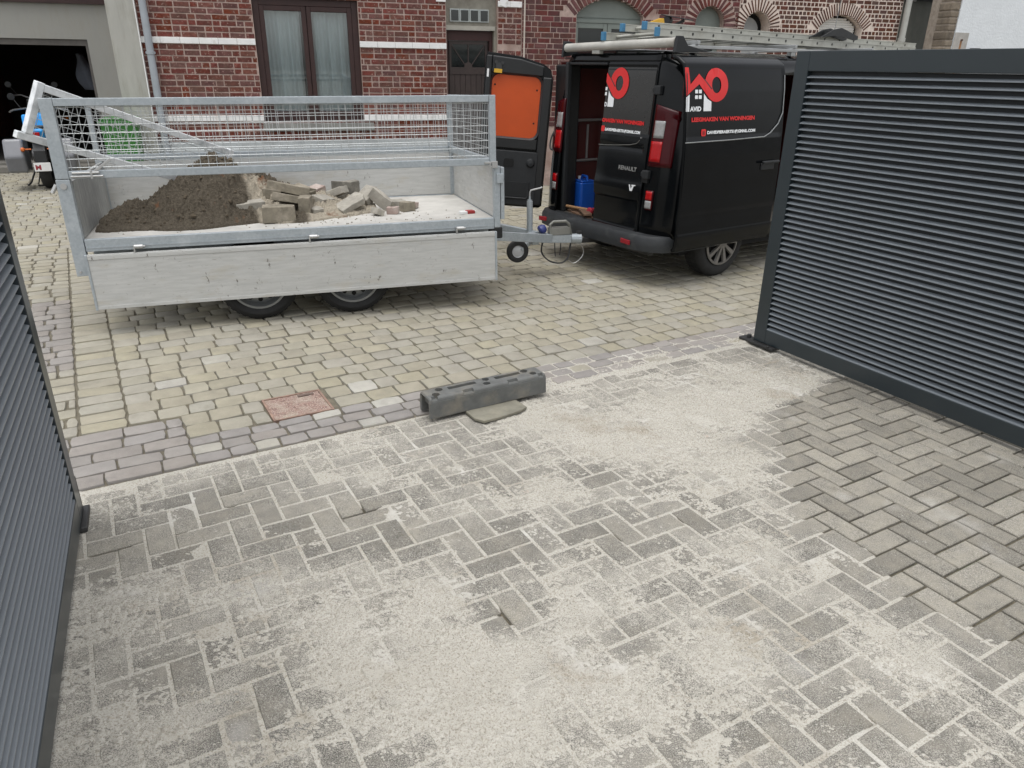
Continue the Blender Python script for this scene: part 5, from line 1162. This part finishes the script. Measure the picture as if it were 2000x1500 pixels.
# inner frame as four thick bars around the window opening, lower trim panel
MB().box(.015, .105, -.055, -.0125, .03, 1.22).box(.595, DW - .012, -.055, -.0125, .03, 1.37).box(.105, .595, -.055, -.0125, .55, .652).prism([(.10, 1.222), (.595, 1.222), (.595, 1.37), (.33, 1.36), (.10, 1.315)], dfn, -.055, -.0125).build('inner_frame', INNERP, LD, fixn=True, bevel=.012, seg=3)
MB().prism(win, dfn, -.026, -.014).build('orange_panel', ORANGE, LD, fixn=True)
rim = [(p, q) for p, q in zip(rrect(.098, .602, .643, 1.232, .085, 6), win)]; rv = []; 
for p, q in rim: rv += [(p[0], -.058, p[1]), (q[0], -.034, q[1])]
nr = len(rim); MB().add(rv, [(2 * i, 2 * ((i + 1) % nr), 2 * ((i + 1) % nr) + 1, 2 * i + 1) for i in range(nr)]).build('window_surround', mat('satin_black_rim', (.03, .032, .034), .35), LD, smooth=True)
for a, b in ((.15, 1.10), (.155, .80), (.555, 1.12)): MB().cyl((a, -.0275, b), (a, -.026, b), .009, 8).build('panel_clip', DARK, LD)
tp = MB().prism(rrect(.085, .565, .02, .535, .03), dfn, -.068, -.0125).build('trim_panel', TRIM, LD, fixn=True, bevel=.008)
MB().prism(rrect(.16, .50, .10, .245, .025), dfn, -.072, -.0685).build('door_pocket', mat('pocket_shade', (.010, .011, .012), .7), tp, fixn=True, bevel=.004); MB().tube([(.155, -.072, .25), (.155, -.074, .11), (.175, -.076, .09), (.49, -.076, .09), (.51, -.074, .11), (.51, -.072, .25)], .008, 6).build('pocket_lip', TRIM, tp, smooth=True)
MB().prism(rrect(.32, .42, .38, .46, .02), dfn, -.074, -.0685).build('pull_recess', DARK, tp, fixn=True); MB().lathe([(0, -.095), (.03, -.09), (.042, -.075), (.045, -.068)], (.155, 0, .43), (0, 1, 0), 16).build('latch_cover', TRIM, tp, smooth=True)
MB().cyl((.56, -.075, 1.315), (.56, -.055, 1.315), .015, 10).cyl((.50, -.075, 1.31), (.50, -.055, 1.31), .015, 10).box(.505, .56, -.075, -.056, 1.24, 1.31).build('upper_latch', HINGE, LD); MB().box(.50, .575, -.078, -.07, 1.222, 1.256).build('yellow_tag', mat('yellow_plastic', (.62, .36, .02), .5), LD); MB().box(.622, .64, -.058, -.0555, 1.18, 1.25).build('white_label', WHITE, LD)
MB().box(.02, .06, -.03, .0, .06, .13).build('lower_latch', HINGE, LD)
MB().tube(loop([(.06, 1.73, 1.27), (-.03, 1.74, 1.12), (-.06, 1.70, 1.02), (-.01, 1.62, 1.06), (.02, 1.60, 1.22)]), .008, 6).build('door_cable', BLACKPL, VAN, smooth=True)
# wheels
COVER = mat('silver_wheel_cover', (.22, .21, .20), .45, metal=.4, var=.1, scale=15)
for s in (.72, 3.82):
    for yo, yi in ((.125, .33), (2 * CY - .125, 2 * CY - .33)):
        w = wheel(VAN, s, yo, yi, .315, .205, .315, DARK, False); sg = 1 if yi > yo else -1
        sp = MB().lathe([(.205, .004 * sg), (.205, -.004 * sg), (.186, -.008 * sg), (.184, .006 * sg)], (0, 0, 0), (0, 1, 0), 40).lathe([(.055, .004 * sg), (.05, -.014 * sg), (0, -.018 * sg)], (0, 0, 0), (0, 1, 0), 24)
        for k in range(10):
            a = 2 * math.pi * k / 10; ca, sa = math.cos(a), math.sin(a); q = lambda r, t, y: (ca * r - sa * t, y, sa * r + ca * t)
            sp.hexa([q(.045, -.013, .004 * sg), q(.19, -.026, .006 * sg), q(.19, .026, .006 * sg), q(.045, .013, .004 * sg), q(.045, -.011, -.014 * sg), q(.19, -.019, -.008 * sg), q(.19, .019, -.008 * sg), q(.045, .011, -.014 * sg)])
        sp.build('wheel_cover', COVER, w, fixn=True)
MB().box(3.35, 3.95, CY - .62, CY + .62, 1.2, 1.22).build('dashboard', DARK, VAN)
MB().hexa([(3.36, CY - .62, 1.80), (4.05, CY - .72, 1.235), (4.05, CY + .72, 1.235), (3.36, CY + .62, 1.80), (3.40, CY - .60, 1.815), (4.07, CY - .70, 1.25), (4.07, CY + .70, 1.25), (3.40, CY + .60, 1.815)]).build('windscreen', DGLASS, VAN, fixn=True)
for y0, y1 in ((CY - .72, CY - .45), (CY + .45, CY + .72)): MB().box(4.70, 4.875, y0, y1, .74, .92).build('headlight', LCLR, VAN, bevel=.03)
# roof rack
RK = mat('silver_rack_bar', (.42, .43, .43), .35, metal=.7)
for s in (.25, 1.5, 2.7):
    b = MB().box(s - .015, s + .015, .22, 1.67, 1.935, 1.965).box(s - .03, s + .03, .24, .29, 1.872, 1.935).box(s - .03, s + .03, 1.60, 1.65, 1.872, 1.935).build('rack_bar', RK, VAN, bevel=.004)
for l in (.235, 1.63): MB().box(.12, 2.9, l, l + .03, 1.905, 1.93).build('rack_rail', RK, VAN, bevel=.003)
MB().cyl((-.005, 1.58, 1.918), (-.005, .22, 1.945), .036, 20).build('roof_roller', mat('dull_white_tube', (.41, .40, .365), .5, var=.15, scale=6, stain=(.30, .28, .24), stain_scale=7, stain_lo=.55, stain_hi=.75), VAN, smooth=True)
MB().prism([(-.05, 1.87), (.36, 1.885), (.22, 1.905), (.09, 1.925), (.03, 1.99), (-.03, 1.99)], lambda a, b, h: (a, h, b), .185, .215).build('roller_bracket', TRIM, VAN, fixn=True, bevel=.004)
MB().prism([(-.05, 1.84), (.30, 1.89), (.03, 1.975), (-.03, 1.975)], lambda a, b, h: (a, h, b), 1.585, 1.61).build('roller_bracket', TRIM, VAN, fixn=True, bevel=.004)
MB().box(-.03, .02, 1.10, 1.20, 1.865, 1.895).build('roof_camera', mat('pale_grey_box', (.36, .36, .33), .5), VAN, bevel=.006)
# things in and on the van
JC = thing('jerrycan', 'blue plastic jerrycan just inside the open rear door of the van', 'jerrycan', matrix=VM @ Matrix.Translation((.26, 1.565, .44)) @ Matrix.Rotation(R(-8), 4, 'Z'))
BLUE = mat('blue_plastic', (.010, .085, .42), .35, var=.08, scale=8)
MB().prism(rrect(-.09, .09, -.10, .10, .03), lambda a, b, h: (a, b, h), 0, .27).prism(rrect(-.08, .08, -.09, .09, .025), lambda a, b, h: (a, b, h), .2705, .29).build('body', BLUE, JC, fixn=True, bevel=.012, seg=3)
MB().tube([(-.0, -.07, .285), (0, -.06, .325), (0, .02, .328), (0, .045, .285)], .014, 8).build('handle', BLUE, JC, smooth=True); MB().cyl((0, .068, .288), (0, .068, .315), .022, 12).build('cap', WHITE, JC)
HM = thing('red_headed_hammer', 'wooden-handled tool with a red head on the van load floor', 'hammer', matrix=VM @ Matrix.Translation((.08, 1.20, .495)) @ Matrix.Rotation(R(100), 4, 'Z'))
MB().cyl((0, 0, 0), (.33, 0, .0), .014, 10).build('handle', mat('worn_wood', (.30, .17, .08), .7, var=.2, scale=20), HM, smooth=True); MB().lathe([(0, -.065), (.03, -.065), (.036, -.05), (.026, -.02), (.026, .02), (.036, .05), (.03, .065), (0, .065)], (-.01, 0, 0), (0, 1, 0), 16).build('head', mat('red_rubber', (.42, .03, .05), .5), HM, smooth=True)
WOODB = mat('old_boards', (.13, .075, .045), .85, var=.3, scale=14)
for k, (sx, ly, rz, ln) in enumerate(((.02, 1.30, 74, .5), (.10, 1.28, 88, .46), (-.01, 1.20, 60, .30))):
    p = MB().box(-ln / 2, ln / 2, -.04, .04, 0, .018).build('board_offcut', WOODB, None, bevel=.002); p.matrix_world = VM @ Matrix.Translation((sx, ly, .441 + .019 * k)) @ Matrix.Rotation(R(rz), 4, 'Z')
    tag(p, ('lowest brown board offcut on the van load floor', 'brown board offcut lying across the middle of the van floor pile', 'short brown board offcut on top by the van sill')[k], 'board', 'board offcuts in the van')
LADM = mat('worn_ladder_aluminium', (.47, .47, .42), .45, metal=.25, var=.12, scale=7, stain=(.36, .35, .30), stain_scale=5); CAPB = mat('blue_end_cap', (.05, .19, .34), .5)
def ladder(label, A, B, A2, B2, dz):
    r = thing('ladder', label, 'ladder', matrix=VM, group='ladders on the van roof'); A, B, A2, B2 = map(Vector, (A, B, A2, B2))
    for a, b, sg in ((A, B, -1), (A2, B2, 1)):
        d = (b - a).normalized(); st = MB().bar(a, b, .025, dz); st.bar(a + Vector((0, 0, dz / 2 - .004)), b + Vector((0, 0, dz / 2 - .004)), .034, .008).bar(a - Vector((0, 0, dz / 2 - .004)), b - Vector((0, 0, dz / 2 - .004)), .034, .008)
        s_ = st.build('stile', LADM, r, fixn=True); L = (b - a).length; hm = MB(); k = .16
        lat = Vector((0, 0, 1)).cross(d).normalized() * -sg * -1
        while k < L - .1:
            c = a + d * k; hm.cyl(c - Vector((0, 1, 0)) * .0135 * (1 if sg < 0 else -1), c - Vector((0, 1, 0)) * .0145 * (1 if sg < 0 else -1), .012, 10); k += .27
        hm.build('rung_sockets', mat('socket_shade', (.05, .05, .045), .7), s_); MB().bar(a - d * .014, a + d * .022, .035, dz + .006).build('end_cap', CAPB, s_, bevel=.004, fixn=True)
    k = .16; L = min((B - A).length, (B2 - A2).length); d = (B - A).normalized(); d2 = (B2 - A2).normalized(); me = None
    while k < L - .1:
        a = A + d * k; b = A2 + d2 * k; MB().cyl(a, b, .014, 8).build('rung', LADM, r, smooth=True); k += .27
    return r
ladder('lower aluminium ladder with blue end caps on the van roof', (.0, .45, 2.025), (4.35, .72, 1.985), (-.02, 1.07, 2.005), (4.35, 1.34, 1.985), .062)
ladder('upper aluminium ladder with blue end caps lying on the other ladder', (.0, .60, 2.062 + .012), (4.45, .78, 2.035), (.0, .86, 2.066), (4.45, 1.06, 2.035), .056)
YT = thing('yellow_power_tool', 'yellow and black tool lying across the ladders on the van roof', 'tool', matrix=VM @ Matrix.Translation((.62, 1.02, 2.105)) @ Matrix.Rotation(R(-62), 4, 'Z'))
MB().prism([(-.20, 0), (-.10, .035), (-.02, .06), (.03, .062), (.04, .0)], lambda a, b, h: (a, h, b), -.05, .05).build('yellow_case', mat('yellow_case', (.60, .34, .03), .5), YT, fixn=True, bevel=.008)
MB().cyl((.05, -.045, .045), (.05, .045, .045), .034, 14).bar((.0, 0, .09), (.26, 0, .045), .11, .008).bar((.20, 0, .045), (.10, 0, .0), .03, .02).build('black_guard', BLACKPL, YT, fixn=True, bevel=.003)
AB = thing('aerial_bracket', 'black perforated bracket with a whip aerial above the ladders', 'aerial', matrix=VM @ Matrix.Translation((2.62, .62, 2.055)) @ Matrix.Rotation(R(4), 4, 'Z'))
br = MB()
for y in (-.06, .06): br.prism([(-.34, .0), (-.12, .075), (.02, .095), (.16, .07), (.36, .03), (.36, -.0), (.30, -.01), (.05, .02), (-.10, .02)], lambda a, b, h: (a, h, b), y - .006, y + .006)
for s in (-.10, .02, .14): br.box(s - .012, s + .012, -.054, .054, .03, .065)
br.build('bracket', BLACKPL, AB, fixn=True); MB().cyl((0, 0, .06), (.03, .0, .36), .004, 6).box(-.01, .07, -.02, .02, .355, .38).build('whip', mat('dull_grey_whip', (.2, .2, .2), .5), AB)

# ---------------------------------------------------------------- forecourt: motorcycles and green bin
CHROME = mat('motorcycle_chrome', (.30, .30, .30), .35, metal=.8); ENG = mat('engine_grey', (.10, .10, .10), .45, metal=.5, var=.3, scale=20)
def motorcycle(label, loc, rz, tank_col, pann=True, blue=None):
    r = thing('motorcycle', label, 'motorcycle', loc, rz, 'parked motorcycles')
    def mw(x, rad, wd):
        w = bpy.data.objects.new('wheel', None); COL.objects.link(w); w.parent = r; w.location = (x, 0, rad)
        MB().lathe([(rad - .07, -wd / 2 + .01), (rad - .03, -wd / 2), (rad, -wd / 4), (rad + .004, 0), (rad, wd / 4), (rad - .03, wd / 2), (rad - .07, wd / 2 - .01)], (0, 0, 0), (0, 1, 0), 32).build('tyre', RUBBER, w, smooth=True, fixn=True)
        m = MB().lathe([(rad - .068, -.03), (rad - .085, -.02), (rad - .085, .02), (rad - .068, .03)], (0, 0, 0), (0, 1, 0), 28).cyl((0, -.05, 0), (0, .05, 0), .035, 12)
        for k in range(9): a = 2 * math.pi * k / 9; m.cyl((math.cos(a) * .03, 0, math.sin(a) * .03), (math.cos(a) * (rad - .08), 0, math.sin(a) * (rad - .08)), .008, 6)
        m.build('rim', CHROME, w); MB().cyl((0, .04, 0), (0, .045, 0), .13, 20).build('brake_disc', ENG, w)
    mw(0, .31, .15); mw(1.45, .31, .12)
    MB().box(.42, .90, -.16, .16, .22, .58).cyl((.62, -.2, .40), (.62, .2, .40), .11, 14).box(.25, .5, -.1, .1, .35, .55).build('engine', ENG, r, bevel=.03)
    MB().tube([(1.12, 0, .95), (.85, 0, .72), (.45, 0, .70), (.1, 0, .72), (-.2, 0, .82)], .035, 8).tube([(1.12, 0, .9), (.95, 0, .5), (.8, 0, .25), (.3, 0, .28), (.0, 0, .31)], .028, 8).build('frame', BLACKPL, r, smooth=True)
    tk = mat(*tank_col) if isinstance(tank_col, tuple) else tank_col
    MB().lathe([(0, -.28), (.09, -.26), (.145, -.14), (.165, .02), (.15, .18), (.09, .26), (0, .27)], (.78, 0, .84), (1, 0, .12), 20).build('tank', tk, r, smooth=True)
    MB().prism([(.52, .76), (.5, .80), (.25, .79), (.0, .84), (-.22, .90), (-.24, .86), (.0, .76), (.2, .72)], lambda a, b, h: (a, h, b), -.12, .12).build('seat', BLACKPL, r, fixn=True, bevel=.03)
    tl = MB().prism([(.05, .72), (-.12, .78), (-.30, .86), (-.34, .83), (-.30, .74), (-.15, .66)], lambda a, b, h: (a, h, b), -.10, .10).build('tail', blue or tk, r, fixn=True, bevel=.02)
    MB().box(-.352, -.325, -.05, .05, .76, .81).build('tail_light', LRED, tl, bevel=.006)
    MB().prism([(-.20, .72), (-.36, .56), (-.37, .34), (-.34, .34), (-.33, .55), (-.16, .70)], lambda a, b, h: (a, h, b), -.075, .075).build('mudguard', BLACKPL, r, fixn=True, bevel=.006)
    pl = MB().box(-.392, -.386, -.105, .105, .28, .40).build('number_plate', WHITE, r, bevel=.003); put_text('M', 0, 0, .09, .07, lambda a, b, h: (-.3935 - h, .09 - a, .305 + b), mat('plate_red', (.30, .03, .04), .5), pl, .002)
    for s in (-1, 1):
        MB().cyl((1.12, s * .1, .98), (1.45, s * .1, .31), .025, 10).build('fork_leg', CHROME, r, smooth=True)
        MB().tube([(1.12, s * .05, 1.0), (1.10, s * .2, 1.06), (1.0, s * .36, 1.04), (.9, s * .40, 1.02)], .013, 8).build('handlebar', CHROME, r, smooth=True)
        MB().tube([(1.06, s * .26, 1.06), (1.1, s * .34, 1.2)], .006, 6).lathe([(0, -.01), (.05, -.008), (.05, .008), (0, .01)], (1.09, s * .36, 1.23), (1, 0, .1), 14).build('mirror', BLACKPL, r)
        MB().cyl((-.30, s * .10, .58), (-.31, s * .17, .58), .01, 6).lathe([(0, -.035), (.025, -.025), (.032, 0), (.02, .03), (0, .035)], (-.33, s * .20, .58), (-1, 0, 0), 12).build('indicator', mat('orange_lens', (.65, .14, .01), .25, coat=.5), r, smooth=True)
        if pann: MB().prism([(-.32, .26), (.24, .22), (.26, .68), (-.24, .72), (-.38, .48)], lambda a, b, h: (a, h, b), s * .19, s * .44).build('pannier', mat('grey_pannier', (.16, .165, .18), .35, var=.1, coat=.3), r, fixn=True, bevel=.035, seg=3); MB().box(-.275, .23, s * .442, s * .448, .46, .485).build('pannier_trim', CHROME, r)
    MB().lathe([(.0, 0), (.09, .01), (.10, .05), (.05, .12), (0, .13)], (1.30, 0, .93), (-1, 0, 0), 18).build('headlight', DGLASS, r, smooth=True)
    MB().tube([(.35, .15, .28), (.28, .26, .05), (.24, .30, .01), (.34, .31, .012)], .013, 6).build('side_stand', BLACKPL, r); MB().cyl((.6, -.2, .25), (-.28, -.22, .36), .045, 12, .055).build('exhaust', CHROME, r, smooth=True)
    MB().tube([(.2, -.1, .22), (.12, -.16, .02), (.12, .16, .02), (.2, .1, .22)], .014, 6).build('centre_stand', BLACKPL, r)
    return r
SKY = ('sky_blue_paint', (.015, .30, .72), .4)
BK = motorcycle('touring motorcycle with grey panniers and sky blue tail behind the trailer', (-6.97, 11.22, 0), R(116), SKY)
BG = MB().prism([(.0, .84), (.30, .80), (.26, 1.00), (.06, 1.03)], lambda a, b, h: (a, h, b), -.17, .17).build('blue_bag', mat('sky_blue_fabric', (.012, .28, .72), .6, var=.12, scale=9), None, fixn=True, bevel=.03, seg=3); BG.matrix_world = BK.matrix_world.copy(); tag(BG, 'bright sky blue bag strapped on the seat of the motorcycle', 'bag')
motorcycle('black motorcycle parked nose out inside the dark garage', tuple(fac(-7.7, -5.6) + Vector((0, 0, .12))), R(-70), ('black_tank', (.012, .013, .02), .25), False)
BIN = thing('wheelie_bin', 'green wheelie bin standing at the brick house corner', 'bin', fac(-5.49, .30), TH + R(3))
GREENP = mat('green_bin_plastic', (.030, .155, .025), .45, var=.1, scale=6)
bz = [(-.19, .20, .05), (.24, .22, 1.02)]
MB().hexa([(-.17, -.19, .06), (.17, -.19, .06), (.17, .15, .06), (-.17, .15, .06), (-.215, -.25, 1.02), (.215, -.25, 1.02), (.215, .22, 1.02), (-.215, .22, 1.02)]).build('body', GREENP, BIN, bevel=.03, fixn=True)
MB().box(-.24, .24, -.275, .24, 1.022, 1.05).prism([(-.23, 1.0505), (.23, 1.0505), (.19, 1.085), (-.19, 1.085)], lambda a, b, h: (a, h, b), -.25, .2).build('lid', GREENP, BIN, bevel=.012, fixn=True)
for s in (-1, 1): MB().cyl((s * .19, .19, .10), (s * .235, .19, .10), .10, 18).build('wheel', RUBBER, BIN)
MB().cyl((-.2, .27, .98), (.2, .27, .98), .014, 8).bar((-.16, .22, .98), (-.16, .27, .98), .02, .03).bar((.16, .22, .98), (.16, .27, .98), .02, .03).build('handle', GREENP, BIN)
